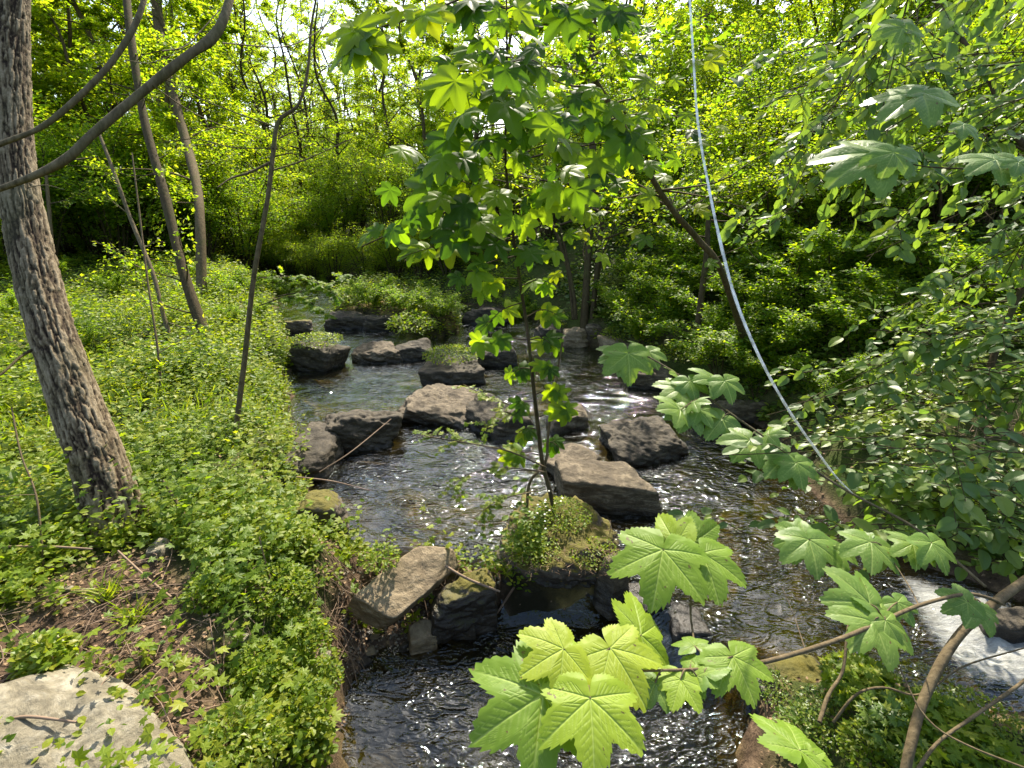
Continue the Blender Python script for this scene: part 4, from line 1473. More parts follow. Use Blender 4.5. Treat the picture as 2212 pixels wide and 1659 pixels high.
r_, P, rr = ground_stem('dark_trunk_tree', 452, 748, [(270, -60, 1.8, 22), (280, 60, 1.4, 24), (310, 250, 1.0, 25), (355, 420, .6, 28), (400, 600, .25, 30)], 'slim dark leaning tree rising from the left bank', 'tree', M['bark_d'], 36, 14, 60)
side_branches(r_, P, rr, 16, .9, 501, M['bark_d'], .0, .75, leaves=1500, lmat=M['leaf_tree'], lsize=.055)
r_, P, rr = ground_stem('background_tree', 436, 640, [(330, -120, 3.5, 30), (343, 60, 3, 30), (362, 160, 2.5, 28), (400, 300, 2, 28), (425, 400, 1, 27), (432, 480, .4, 28)], 'straight tree behind the slim dark one', 'tree', M['bark'], 30, 12, 60)
side_branches(r_, P, rr, 16, 1.6, 502, M['bark'], .0, .8, leaves=2600, lmat=M['leaf_tree'], lsize=.06)
r_, P, rr = ground_stem('crooked_sapling', 505, 962, [(690, -40, .5, 5), (672, 60, .45, 7), (665, 150, .4, 8), (645, 225, .3, 9), (602, 262, .25, 12), (590, 330, .2, 13), (578, 430, .15, 13), (548, 600, .1, 14), (528, 780, .05, 15)],
                        'thin crooked sapling with a kinked top beside the stream', 'tree', M['bark'], 16, 10, 70, .15)
b = np.array(r_.location)
t0 = depth_of(b)
tb = Stalks('branch', r_, M['bark'])
for pts in ([(598, 275, .25, 5), (500, 240, .3, 4), (420, 205, .4, 3), (370, 150, .5, 2)], [(585, 350, .2, 8), (540, 372, .1, 8), (500, 385, 0, 6), (470, 405, -.1, 4)], [(583, 370, .2, 6), (660, 345, .2, 4), (760, 300, .2, 2)],
            [(600, 300, .3, 4), (650, 280, .3, 3), (720, 275, .3, 2)], [(668, 110, .4, 4), (700, 60, .4, 3), (735, 0, .4, 2)], [(590, 320, .2, 4), (500, 318, .4, 3), (420, 300, .6, 3), (340, 310, .8, 2)],
            [(655, 200, .3, 3), (700, 150, .3, 2), (760, 130, .3, 2)]):
    P2, r2 = px_path([(a, b_, t0 + dt, w) for a, b_, dt, w in pts], 14)
    tb.add(P2 - b, r2, 5)
r_, P, rr = ground_stem('pale_sapling', 372, 745, [(215, 290, .5, 9), (245, 370, .4, 11), (285, 480, .3, 12), (330, 590, .15, 13), (350, 670, .05, 13)], 'pale slanting sapling left of the slim dark tree', 'tree', M['bark_grey'], 13, 8, 40)
side_branches(r_, P, rr, 6, .5, 503, M['bark_grey'], .1, .9, leaves=160, lmat=M['leaf_tree'], lsize=.05)
r_, P, rr = ground_stem('thin_sapling', 350, 860, [(285, 330, .4, 4), (300, 450, .3, 5), (318, 600, .15, 6), (340, 750, 0, 7)], 'very thin sapling in front of the pale slanting one', 'tree', M['bark_twig'], 8, 6, 30)
side_branches(r_, P, rr, 5, .4, 504, M['bark_twig'], .1, .9, leaves=120, lmat=M['leaf_tree'], lsize=.045)
r_, P, rr = ground_stem('broken_stem', 432, 1178, [(352, 1038, .12, 8), (385, 1090, .08, 10)], 'short broken stick standing in the herbs', 'stick', M['bark_twig'], 12, 8, 14)
r_, P, rr = ground_stem('thin_sapling', 95, 1250, [(25, 880, .3, 5), (45, 980, .2, 6), (80, 1080, .1, 7)], 'thin green stem in front of the big leaning trunk', 'tree', M['bark_twig'], 8, 6, 24)
side_branches(r_, P, rr, 4, .2, 505, M['bark_twig'], .0, .6, leaves=60, lmat=M['leaf_ground'], lsize=.05)
r_, P, rr = ground_stem('thin_sapling', 600, 1300, [(560, 1160, .1, 4), (575, 1220, .05, 5)], 'short twiggy seedling right of the broken stick', 'tree', M['bark_twig'], 7, 6, 14)
r_, P, rr = ground_stem('young_tree', 120, 640, [(100, 380, 1, 10), (110, 500, .5, 12)], 'young tree close behind the big leaning trunk', 'tree', M['bark'], 14, 8, 30)
side_branches(r_, P, rr, 9, .8, 506, M['bark'], .0, .9, leaves=900, lmat=M['leaf_tree'], lsize=.06)

# forked tree in the middle distance and the arching stem in front of it
r_, P, rr = ground_stem('forked_tree', 1262, 700, [(1290, -150, 0, 14), (1284, 0, 0, 16), (1276, 160, 0, 18), (1280, 300, 0, 20), (1278, 430, 0, 18), (1270, 560, 0, 18)], 'tall straight multi-stemmed tree at the far end of the pool', 'tree', M['bark_d'], 22, 10, 60)
b = np.array(r_.location)
t0 = depth_of(b)
for pts in ([(1318, 250, .3, 14), (1312, 380, .2, 15), (1300, 480, .1, 14), (1278, 690, 0, 13)], [(1208, 480, .1, 7), (1225, 560, .1, 9), (1240, 640, 0, 10), (1244, 690, 0, 11)],
            [(1170, 440, .2, 6), (1200, 500, .1, 9), (1228, 590, .1, 9), (1238, 690, 0, 9)], [(1330, 480, .1, 4), (1300, 560, .1, 6), (1282, 680, 0, 7)]):
    P2, r2 = px_path([(a, b_, t0 + dt, w) for a, b_, dt, w in pts], 24)
    link('trunk', Tubes().add(P2 - b, r2, 8).mesh('trunk', M['bark_d']), r_)
side_branches(r_, P, rr, 30, 1.7, 507, M['bark_d'], .0, .75, leaves=5200, lmat=M['leaf_tree'], lsize=.075, T=L4)

# ------------------------------------------------------------------ detailed leaves
CTRL = np.array([[0, 1.0], [5, .94], [10, .89], [15, .83], [20, .73], [25, .64], [28, .60], [32, .67], [38, .77], [45, .91], [51, .97], [60, .89], [68, .79], [75, .66], [80, .58], [86, .63], [95, .74], [104, .76], [114, .66], [130, .54], [150, .44], [166, .36], [174, .2], [180, .06]])


def maple_outline(th, seed, serr=.035):
    """th: angle from the leaf axis, signed"""
    rg = np.random.default_rng(seed)
    a = np.degrees(np.abs(th))
    jit = rg.uniform(.93, 1.07, 2)
    r = np.interp(a, CTRL[:, 0], CTRL[:, 1])
    r = r * np.where(th > 0, jit[0], jit[1])
    tooth = (np.degrees(th) * .155 + rg.random()) % 1.0
    r = r * (1 + serr * (tooth * 2 - 1)) + serr * .4 * (vn(np.degrees(th) * .4, seed, 0, 5) - .5)
    return r


def big_leaf(seed, na=120, nr=14, sharp=1.0, fold=.10, droop=.22, serr=.035, vein=True, oval=False, mat=None):
    rg = np.random.default_rng(seed)
    th = np.linspace(-math.pi, math.pi, na, endpoint=False)
    if oval:
        # ovate leaf with its stalk at the origin: polar about the blade centre
        a = th
        w = .33
        X0, Y0 = w * np.sin(a) * (1 - .18 * np.cos(a)), .5 + .5 * np.cos(a) * (1 + .0 * np.abs(np.sin(a)))
        X0 = X0 * (1 + .03 * np.sin(a * 26))
        fr = (np.arange(1, nr + 1) / nr)
        X = X0[None] * fr[:, None]
        Y = .5 + (Y0[None] - .5) * fr[:, None]
        V = [np.array([[0, .5, 0]])]
    else:
        r = maple_outline(th, seed, serr) ** sharp
        fr = (np.arange(1, nr + 1) / nr) ** .9
        X = np.sin(th)[None] * r[None] * fr[:, None]
        Y = np.cos(th)[None] * r[None] * fr[:, None]
        V = [np.array([[0, 0, 0]])]
    pts = np.stack([X, Y], -1).reshape(-1, 2)
    c = V[0][:, :2]
    allp = np.vstack([c, pts])
    x, y = allp[:, 0], allp[:, 1]
    ven = np.zeros(len(allp))
    sec = np.zeros(len(allp))

    def seg(ax, ay, bx, by, w):
        ex, ey = bx - ax, by - ay
        t = np.clip(((x - ax) * ex + (y - ay) * ey) / (ex * ex + ey * ey + 1e-9), 0, 1)
        d = np.hypot(x - ax - ex * t, y - ay - ey * t)
        return np.exp(-(d / (w * (1 - .6 * t))) ** 2)
    mains = [(0, 1.0)] if oval else [(0, 1), (51, .93), (-51, .93), (104, .62), (-104, .62)]
    if vein:
        for an, L in mains:
            ar = math.radians(an)
            ex, ey = math.sin(ar), math.cos(ar)
            ven = np.maximum(ven, seg(0, 0, ex * L, ey * L, .016))
            for q in np.arange(.14, .92, .10 if not oval else .11):
                for sgn in (-1, 1):
                    br = ar + sgn * math.radians(44 + rg.normal(0, 4))
                    l2 = .40 * L * (1 - .72 * q) * (1 if not oval else .9) * rg.uniform(.8, 1.1)
                    q2 = q + rg.normal(0, .014)
                    bx, by = ex * L * q2, ey * L * q2
                    sec = np.maximum(sec, seg(bx, by, bx + math.sin(br) * l2, by + math.cos(br) * l2, .010))
    rad = np.hypot(x, y if not oval else (y - .5))
    an = np.arctan2(x, y if not oval else y)
    z = -droop * rad ** 2 + .02 * np.sin(an * 5 + seed) * rad
    if oval:
        z = fold * np.abs(x) * 1.2 - droop * (y ** 2) * .6
    else:
        # each lobe folds gently along its own vein
        dm = np.full(len(x), 9.0)
        for a_, L in mains:
            ar = math.radians(a_)
            t = np.clip(x * math.sin(ar) + y * math.cos(ar), 0, L)
            dm = np.minimum(dm, np.hypot(x - math.sin(ar) * t, y - math.cos(ar) * t))
        z = z + fold * np.minimum(dm, .2) * 1.1
    z = z + .035 * (fbm(x * 3.2 + seed, y * 3.2, 0, 3, seed) - .5)
    if vein:
        z = z - .008 * ven - .0035 * sec
    V = np.stack([x, y, z], -1)
    F3 = np.array([[0, 1 + (i + 1) % na, 1 + i] for i in range(na)])
    i, j = np.meshgrid(np.arange(nr - 1), np.arange(na), indexing='ij')
    j2 = (j + 1) % na
    F4 = np.stack([1 + i * na + j, 1 + i * na + j2, 1 + (i + 1) * na + j2, 1 + (i + 1) * na + j], -1).reshape(-1, 4)
    vv = np.maximum(ven, .5 * sec)
    return mesh('leaf', V, [F3, F4], mat, True, {'rnd': np.zeros(len(V)), 'vein': vv})


from mathutils import Matrix


def frame_obj(me, P, D, Nn, S, parent, pbase):
    D = unit(D)
    Z = unit(Nn - np.dot(Nn, D) * D)
    X = np.cross(D, Z)
    o = bpy.data.objects.new('leaf', me)
    COL.objects.link(o)
    o.parent = parent
    q = P - pbase
    m = Matrix(((X[0] * S, D[0] * S, Z[0] * S, q[0]), (X[1] * S, D[1] * S, Z[1] * S, q[1]), (X[2] * S, D[2] * S, Z[2] * S, q[2]), (0, 0, 0, 1)))
    o.matrix_local = m
    return o


SYC = [big_leaf(801 + i, 300, 44, fold=.14, droop=.25, serr=.045, mat=M['leaf_syc']) for i in range(5)]
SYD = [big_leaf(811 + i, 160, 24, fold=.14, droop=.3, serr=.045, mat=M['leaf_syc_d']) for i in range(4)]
MAP = [big_leaf(821 + i, 64, 5, 1.2, fold=.18, droop=.14 + .07 * i, serr=.05, mat=M['leaf_maple']) for i in range(5)]
M['leaf_maple_y'] = leafmat('young_maple_leaf', [(.13, .19, .010), (.19, .26, .012), (.28, .31, .016)], .55, 2.0, .5, .25)
MAY = [big_leaf(841 + i, 64, 5, 1.2, fold=.18, droop=.2, serr=.05, mat=M['leaf_maple_y']) for i in range(3)]
OVA = [big_leaf(831 + i, 20, 3, fold=.22, droop=.1 + .12 * i, oval=True, mat=M['leaf_right']) for i in range(4)]

# ------------------------------------------------------------------ sycamore at the lower right with the large leaves
root = thing('sycamore_sapling', at(1930, 1800, 1.15), 'sycamore sapling whose side branch holds the large bright leaves in front', 'tree')
b = np.array(root.location)
P, rr = px_path([(1930, 1800, 1.15, 34), (1965, 1620, 1.2, 34), (2000, 1500, 1.28, 33), (2070, 1375, 1.36, 32), (2165, 1290, 1.45, 33), (2290, 1190, 1.55, 32), (2420, 1000, 1.7, 30), (2500, 700, 1.9, 28)], 60)
link('trunk', Tubes().add(P - b, rr * (1 + .15 * (fbm(np.linspace(0, 20, 60), 0, 0, 2, 8) - .5)), 14).mesh('trunk', M['bark_twig']), root)
P, rr = px_path([(2168, 1306, 1.44, 12), (2130, 1290, 1.38, 12), (2080, 1284, 1.32, 13), (1985, 1308, 1.24, 13), (1900, 1345, 1.17, 14), (1820, 1378, 1.11, 15), (1740, 1405, 1.06, 15), (1650, 1430, 1.02, 15), (1560, 1443, 1.0, 12), (1480, 1447, .99, 10), (1430, 1448, .98, 8), (1360, 1450, .98, 6), (1290, 1452, .98, 5)], 60)
link('branch', Tubes().add(P - b, rr, 10).mesh('branch', M['bark_twig']), root)
pet = Stalks('stalk', root, M['bark_twig'])


def syc(ju, jv, jt, tu, tv, tt, nu, nv, nt_, kind=0, up=(0, -.35, 1.0), meshes=None):
    """leaf from blade base pixel to tip pixel, with its stalk from (nu, nv)"""
    J, T = at(ju, jv, jt), at(tu, tv, tt)
    ml = meshes or SYC
    frame_obj(ml[kind % len(ml)], J, T - J, np.array(up, float), np.linalg.norm(T - J), root, b)
    Np = at(nu, nv, nt_)
    mid = (J + Np) / 2 + np.array([0, 0, .008])
    pet.add(crom([Np - b, mid - b, J - b], 8), np.linspace(.0022, .0014, 8), 6)


# main cluster
syc(1217, 1402, .95, 1122, 1452, .90, 1262, 1450, .97, 0, (-.2, -.5, 1))
syc(1318, 1400, .98, 1402, 1512, .90, 1275, 1448, .97, 1, (.2, -.5, 1))
syc(1385, 1372, 1.04, 1440, 1338, 1.12, 1300, 1450, .98, 2, (.1, -.8, 1))
syc(1172, 1501, .90, 1024, 1592, .84, 1255, 1462, .97, 3, (-.1, -.5, 1))
syc(1275, 1508, .88, 1290, 1690, .78, 1265, 1462, .97, 4, (.05, -.55, 1))
syc(1254, 1440, .97, 1290, 1400, 1.04, 1262, 1455, .98, 1, (.0, -.8, 1))
syc(1252, 1462, .96, 1236, 1500, .94, 1262, 1452, .97, 0, (-.3, -.8, 1))
# upper cluster
syc(1432, 1187, 1.2, 1412, 1308, 1.1, 1458, 1205, 1.24, 2, (-.1, -.5, 1))
syc(1516, 1195, 1.22, 1567, 1300, 1.12, 1470, 1205, 1.25, 0, (.15, -.5, 1))
syc(1462, 1178, 1.28, 1372, 1162, 1.34, 1462, 1205, 1.25, 3, (-.1, -.8, 1))
syc(1500, 1170, 1.3, 1592, 1212, 1.3, 1466, 1203, 1.25, 4, (.1, -.8, 1))
syc(1458, 1195, 1.24, 1470, 1225, 1.2, 1460, 1208, 1.25, 1)
_q, _r = px_path([(1460, 1205, 1.25, 5), (1490, 1270, 1.22, 6), (1492, 1330, 1.15, 6), (1500, 1400, 1.06, 6), (1490, 1446, 1.0, 6)], 20)
pet.add(_q - b, _r, 6)
# right hand cluster on the same branch
syc(1583, 1418, 1.0, 1640, 1512, .93, 1560, 1440, 1.0, 1, (.1, -.5, 1))
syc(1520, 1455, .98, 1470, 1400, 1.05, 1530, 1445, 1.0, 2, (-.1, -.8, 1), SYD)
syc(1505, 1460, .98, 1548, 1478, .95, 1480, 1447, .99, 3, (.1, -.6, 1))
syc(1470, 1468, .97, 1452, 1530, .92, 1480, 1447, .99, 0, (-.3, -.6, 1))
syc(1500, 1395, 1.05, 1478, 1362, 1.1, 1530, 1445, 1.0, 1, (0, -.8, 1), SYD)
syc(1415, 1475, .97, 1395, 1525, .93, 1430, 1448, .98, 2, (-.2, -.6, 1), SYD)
# bottom leaf
syc(1728, 1622, .84, 1705, 1538, .92, 1660, 1570, .95, 3, (.0, -.8, 1))
syc(1745, 1640, .84, 1800, 1668, .82, 1700, 1600, .92, 0, (.2, -.6, 1))
_q, _r = px_path([(1625, 1470, 1.02, 5), (1650, 1530, .97, 5), (1672, 1590, .9, 4)], 12)
pet.add(_q - b, _r, 6)
# clusters further along
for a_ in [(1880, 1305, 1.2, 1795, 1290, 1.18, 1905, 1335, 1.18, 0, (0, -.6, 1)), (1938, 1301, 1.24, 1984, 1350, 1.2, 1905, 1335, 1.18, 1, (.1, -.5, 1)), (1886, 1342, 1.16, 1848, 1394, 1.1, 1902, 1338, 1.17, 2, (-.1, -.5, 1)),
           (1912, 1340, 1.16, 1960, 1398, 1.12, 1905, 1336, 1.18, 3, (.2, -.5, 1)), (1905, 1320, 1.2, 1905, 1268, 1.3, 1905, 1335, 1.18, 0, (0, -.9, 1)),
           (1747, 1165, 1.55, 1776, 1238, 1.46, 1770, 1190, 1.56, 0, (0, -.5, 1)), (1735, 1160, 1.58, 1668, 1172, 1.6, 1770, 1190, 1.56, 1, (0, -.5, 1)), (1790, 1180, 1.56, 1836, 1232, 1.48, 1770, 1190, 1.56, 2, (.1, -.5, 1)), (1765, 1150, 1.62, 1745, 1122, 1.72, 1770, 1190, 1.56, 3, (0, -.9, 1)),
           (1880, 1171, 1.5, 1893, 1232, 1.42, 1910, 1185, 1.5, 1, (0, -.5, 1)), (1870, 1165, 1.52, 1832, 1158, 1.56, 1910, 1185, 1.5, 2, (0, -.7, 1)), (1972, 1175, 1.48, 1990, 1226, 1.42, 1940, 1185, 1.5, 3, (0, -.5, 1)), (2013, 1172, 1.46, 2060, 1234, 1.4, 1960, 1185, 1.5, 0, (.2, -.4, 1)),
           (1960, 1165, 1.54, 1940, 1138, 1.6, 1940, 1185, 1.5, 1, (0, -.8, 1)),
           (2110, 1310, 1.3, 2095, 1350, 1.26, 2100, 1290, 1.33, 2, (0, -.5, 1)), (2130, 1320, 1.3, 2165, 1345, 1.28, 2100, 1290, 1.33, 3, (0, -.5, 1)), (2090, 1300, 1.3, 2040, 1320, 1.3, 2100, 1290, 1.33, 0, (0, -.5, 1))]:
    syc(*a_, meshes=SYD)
for pts in ([(1905, 1335, 1.18, 5), (1960, 1480, 1.1, 6), (2010, 1560, 1.05, 7), (2090, 1610, 1.0, 7), (2230, 1665, .95, 8)], [(1770, 1190, 1.56, 4), (1840, 1290, 1.45, 4), (1850, 1330, 1.3, 5), (1850, 1368, 1.14, 5)], [(1910, 1185, 1.5, 4), (1960, 1260, 1.4, 4), (1985, 1308, 1.24, 5)],
            [(1690, 1270, 1.2, 3), (1715, 1330, 1.15, 3), (1740, 1405, 1.06, 4)]):
    _q, _r = px_path(pts, 16)
    pet.add(_q - b, _r, 6)

# long thin branch with small sycamore leaves over the pool
root2 = thing('sycamore_branch', at(2130, 1268, 1.6), 'long thin sycamore branch reaching left over the right bank with small leaves', 'branch')
b2 = np.array(root2.location)
P, rr = px_path([(2130, 1268, 1.6, 10), (2040, 1190, 1.7, 9), (1960, 1130, 1.75, 9), (1830, 1060, 1.85, 8), (1690, 970, 2.0, 7), (1560, 880, 2.15, 6), (1450, 800, 2.3, 5), (1385, 762, 2.4, 4)], 50)
link('branch', Tubes().add(P - b2, rr, 7).mesh('branch', M['bark_grey']), root2)
st2 = Stalks('stalk', root2, M['bark_twig'])
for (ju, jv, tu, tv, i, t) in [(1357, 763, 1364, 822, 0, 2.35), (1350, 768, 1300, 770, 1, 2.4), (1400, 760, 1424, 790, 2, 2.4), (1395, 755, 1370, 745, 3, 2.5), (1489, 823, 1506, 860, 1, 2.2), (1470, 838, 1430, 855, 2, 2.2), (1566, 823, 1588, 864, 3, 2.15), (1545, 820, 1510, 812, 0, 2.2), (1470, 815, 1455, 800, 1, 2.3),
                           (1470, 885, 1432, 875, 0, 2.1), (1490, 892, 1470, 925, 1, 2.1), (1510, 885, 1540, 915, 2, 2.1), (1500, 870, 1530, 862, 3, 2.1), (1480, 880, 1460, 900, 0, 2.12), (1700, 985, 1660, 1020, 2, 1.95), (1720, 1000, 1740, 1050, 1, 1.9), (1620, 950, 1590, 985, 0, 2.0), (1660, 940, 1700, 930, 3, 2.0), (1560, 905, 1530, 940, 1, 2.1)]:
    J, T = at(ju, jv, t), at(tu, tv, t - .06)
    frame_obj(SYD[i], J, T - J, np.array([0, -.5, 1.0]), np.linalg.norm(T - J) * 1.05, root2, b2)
    j = int(np.argmin(np.linalg.norm(P - J, axis=1)))
    st2.add(crom([P[j] - b2, (P[j] + J) / 2 - b2 + [0, 0, .01], J - b2], 6), .0015, 5)

# sycamore leaves at the upper right
root3 = thing('sycamore_branch', at(2260, 380, 1.7), 'sycamore branch with broad dusty leaves entering from the upper right edge', 'branch')
b3 = np.array(root3.location)
P, rr = px_path([(2300, 380, 1.7, 9), (2200, 370, 1.72, 7), (2100, 365, 1.75, 6), (2000, 360, 1.8, 5), (1930, 345, 1.85, 4)], 26)
link('branch', Tubes().add(P - b3, rr, 7).mesh('branch', M['bark_d']), root3)
for (ju, jv, tu, tv, i, t, up) in [(1890, 330, 1765, 392, 0, 1.85, (0, -.2, 1)), (1930, 330, 1905, 392, 1, 1.8, (0, -.4, 1)), (1950, 325, 2005, 370, 2, 1.85, (0, -.4, 1)), (1990, 200, 1880, 250, 3, 1.9, (0, -.1, 1)), (2000, 198, 2060, 245, 0, 1.9, (0, -.1, 1)),
                                   (2150, 345, 2080, 365, 1, 1.75, (0, -.2, 1)), (2190, 345, 2170, 385, 2, 1.75, (0, -.3, 1)), (2200, 350, 2260, 390, 3, 1.7, (0, -.4, 1)), (2080, 270, 2140, 300, 1, 1.9, (0, -.2, 1)), (1950, 60, 1930, 120, 2, 2.0, (0, -.7, 1))]:
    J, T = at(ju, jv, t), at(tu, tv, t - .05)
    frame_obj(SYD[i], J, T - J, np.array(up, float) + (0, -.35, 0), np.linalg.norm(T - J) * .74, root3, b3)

# ------------------------------------------------------------------ the maple sapling in the middle
Z2 = .3414


def z2(x, y):
    return 730 + x * Z2, y * Z2


base = g(1195, 1085, .3)
tB = depth_of(base)
rootm = thing('maple_sapling', base, 'tall young maple with large dark leaves growing from the moss mound', 'tree')
bm_ = np.array(rootm.location)
stem_pts = [(1090, -120, 2.35, 4), (1094, 0, 2.4, 5), (1095, 200, 2.5, 6), (1092, 340, 2.6, 7), (1105, 480, 2.75, 8), (1122, 600, 2.9, 8), (1140, 720, 3.05, 9), (1152, 830, 3.2, 10), (1162, 920, 3.3, 11), (1172, 1000, 3.4, 11), (1190, 1070, tB, 12), (1198, 1110, tB, 13)]
Pm, rm_ = px_path(stem_pts, 80)
link('trunk', Tubes().add(Pm - bm_, rm_, 10).mesh('trunk', M['bark_d']), rootm)
P2, r2 = px_path([(1215, 740, 3.1, 5), (1205, 800, 3.2, 6), (1185, 930, 3.35, 7), (1178, 1000, 3.42, 8), (1145, 1040, 3.46, 8), (1138, 1100, 3.5, 8)], 24)
link('side_stem', Tubes().add(P2 - bm_, r2, 7).mesh('side_stem', M['bark_twig']), rootm)
mst = Stalks('stalk', rootm, M['bark_d'])
LEAVES = []


def mleaf(ju, jv, tu, tv, t, roll=0.0, up=None):
    J, T = at(ju, jv, t), at(tu, tv, t + random.uniform(-.06, .04))
    d = T - J
    upv = np.array([random.gauss(0, .4) + roll, -.95 + random.gauss(0, .35), .75]) if up is None else np.array(up, float)
    LEAVES.append((J, d, upv, max(.03, 1.12 * np.linalg.norm(d))))
    j = int(np.argmin(np.linalg.norm(Pm - J, axis=1)))
    return J


hand = [(740, 510, 600, 660), (760, 500, 810, 620), (700, 520, 540, 600), (1060, 440, 1000, 560), (1060, 440, 1150, 560), (1050, 560, 880, 610), (870, 640, 960, 700), (820, 650, 760, 760), (790, 720, 670, 820), (800, 770, 860, 870),
        (700, 880, 570, 960), (720, 900, 600, 1010), (760, 900, 810, 1000), (1060, 660, 1280, 730), (660, 1010, 620, 1130), (800, 1000, 870, 1110), (700, 1050, 740, 1190), (700, 1160, 690, 1270), (640, 1190, 420, 1280), (540, 1280, 600, 1350),
        (490, 1350, 570, 1430), (490, 1370, 460, 1440), (350, 1450, 290, 1540), (370, 1450, 440, 1540), (800, 1300, 650, 1400), (800, 1310, 920, 1390), (800, 1320, 760, 1450), (900, 1400, 1030, 1460), (760, 1480, 660, 1600), (770, 1490, 830, 1570),
        (1000, 1540, 950, 1630), (330, 1200, 280, 1290), (400, 950, 365, 1000), (450, 940, 500, 990), (1300, 780, 1520, 890), (1340, 800, 1230, 890), (1150, 860, 1100, 940), (1170, 870, 1230, 930), (980, 880, 1020, 980), (920, 880, 850, 930),
        (1250, 300, 1190, 380), (1200, 220, 1300, 270), (900, 260, 830, 300), (960, 250, 980, 320), (930, 340, 880, 370), (1010, 330, 950, 380), (1180, 400, 1250, 450), (1000, 60, 880, 100), (1040, 150, 970, 190), (1150, 50, 1080, 70),
        (1150, 60, 1270, 70), (1180, 150, 1290, 140), (860, 60, 780, 140), (850, 400, 790, 430), (700, 400, 620, 430), (900, 460, 960, 500), (1190, 560, 1150, 640), (1350, 690, 1280, 760), (600, 1080, 500, 1130), (560, 1060, 470, 1090),
        (650, 1250, 580, 1320), (1100, 1380, 1060, 1480), (1180, 1420, 1250, 1500), (1000, 1250, 950, 1330), (900, 1180, 960, 1240), (1020, 1230, 1090, 1300), (1190, 1290, 1150, 1350), (1280, 1280, 1430, 1310), (1500, 1200, 1650, 1270),
        (1380, 1200, 1250, 1230), (1440, 1080, 1530, 1090), (1360, 1090, 1290, 1120), (880, 1130, 830, 1180), (950, 1080, 910, 1140), (1200, 1600, 1130, 1660), (1220, 1600, 1290, 1650), (250, 1460, 180, 1440), (200, 1480, 120, 1500),
        (1170, 980, 1250, 1010), (1120, 1010, 1200, 1080), (760, 1200, 800, 1280), (860, 1250, 900, 1310), (850, 760, 900, 800), (720, 780, 690, 850), (900, 540, 840, 590), (640, 480, 560, 520)]
for (a, b_, c, d_) in hand:
    (ju, jv), (tu, tv) = z2(a, b_), z2(c, d_)
    mleaf(ju, jv, tu, tv, 2.25 + .35 * (jv / 560) + random.uniform(-.15, .15))
# opposite side branches with leaf fans
for (v, sgn, L, dy, n) in [(120, -1, 110, 30, 5), (150, 1, 100, 10, 4), (200, -1, 90, -10, 3), (250, 1, 150, 30, 5), (330, -1, 150, 60, 4), (340, 1, 180, -30, 5), (430, -1, 170, 90, 4), (450, 1, 120, -40, 4), (520, -1, 260, 40, 5), (560, -1, 150, 70, 5),
                           (560, 1, 120, -10, 4), (600, -1, 120, 40, 5), (610, 1, 80, 10, 4), (655, -1, 90, 60, 4), (680, 1, 70, 0, 4), (735, -1, 150, 20, 5), (740, 1, 60, 15, 4), (790, 1, 55, 10, 5), (800, -1, 50, 20, 4), (850, 1, 70, 5, 5),
                           (870, -1, 50, 30, 4), (900, 1, 100, -10, 6), (930, -1, 60, 20, 4), (960, 1, 45, 10, 4), (980, -1, 90, 15, 5), (30, 1, 120, -20, 4), (20, -1, 120, 10, 4)]:
    j = int(np.argmin(np.abs(np.array([CY - FPX * np.dot(p - C0, Uv) / np.dot(p - C0, Fv) for p in Pm]) - v)))
    t = depth_of(Pm[j])
    u0 = CX + FPX * (Pm[j][0]) / t
    te = t + random.uniform(-.25, .25)
    E = at(u0 + sgn * L, v + dy, te)
    mid = (Pm[j] + E) / 2 + np.array([0, 0, .04])
    Bp = crom([Pm[j], mid, E], 10)
    link('branch', Tubes().add(Bp - bm_, np.linspace(.004, .0016, 10), 5).mesh('branch', M['bark_d']), rootm)
    sz = 38 if v < 560 else (27 if v < 760 else 23)
    for q in range(n - 1):
        f = .45 + .55 * (q + .5) / n
        o_ = Bp[int(f * 9)]
        ou, ov = CX + FPX * o_[0] / depth_of(o_), CY - FPX * np.dot(o_ - C0, Uv) / depth_of(o_)
        an = random.uniform(-.5, 3.6)
        ju, jv = ou + math.cos(an) * sz * .35, ov + math.sin(an) * sz * .25
        s_ = sz * random.uniform(.75, 1.2)
        J = mleaf(ju, jv, ju + math.cos(an) * s_, jv + abs(math.sin(an)) * s_ * .6 + 8, te)
        mst.add(np.array([o_ - bm_, (o_ + J) / 2 - bm_ + [0, 0, .006], J - bm_]), .0012, 4)
for i, (J, d, up, s) in enumerate(LEAVES[:290]):
    frame_obj(MAY[i % 3] if (i * 7) % 10 < 2 and i > 40 else MAP[i % 5], J, d, up, s, rootm, bm_)
for pts in ([z2(700, 890) + (2.6, 4), z2(850, 930) + (2.6, 5), z2(1060, 1010) + (2.6, 5)], [z2(1700, 900) + (3.2, 3), z2(1400, 950) + (3.0, 5), z2(1070, 1040) + (2.65, 5)], [z2(150, 1560) + (2.8, 4), z2(450, 1430) + (2.8, 4), z2(800, 1300) + (2.7, 5), z2(1080, 1200) + (2.7, 5)],
            [z2(550, 460) + (2.5, 4), z2(800, 450) + (2.5, 5), z2(1060, 470) + (2.5, 5)]):
    P2, r2 = px_path(pts, 16)
    link('branch', Tubes().add(P2 - bm_, r2, 6).mesh('branch', M['bark_d']), rootm)

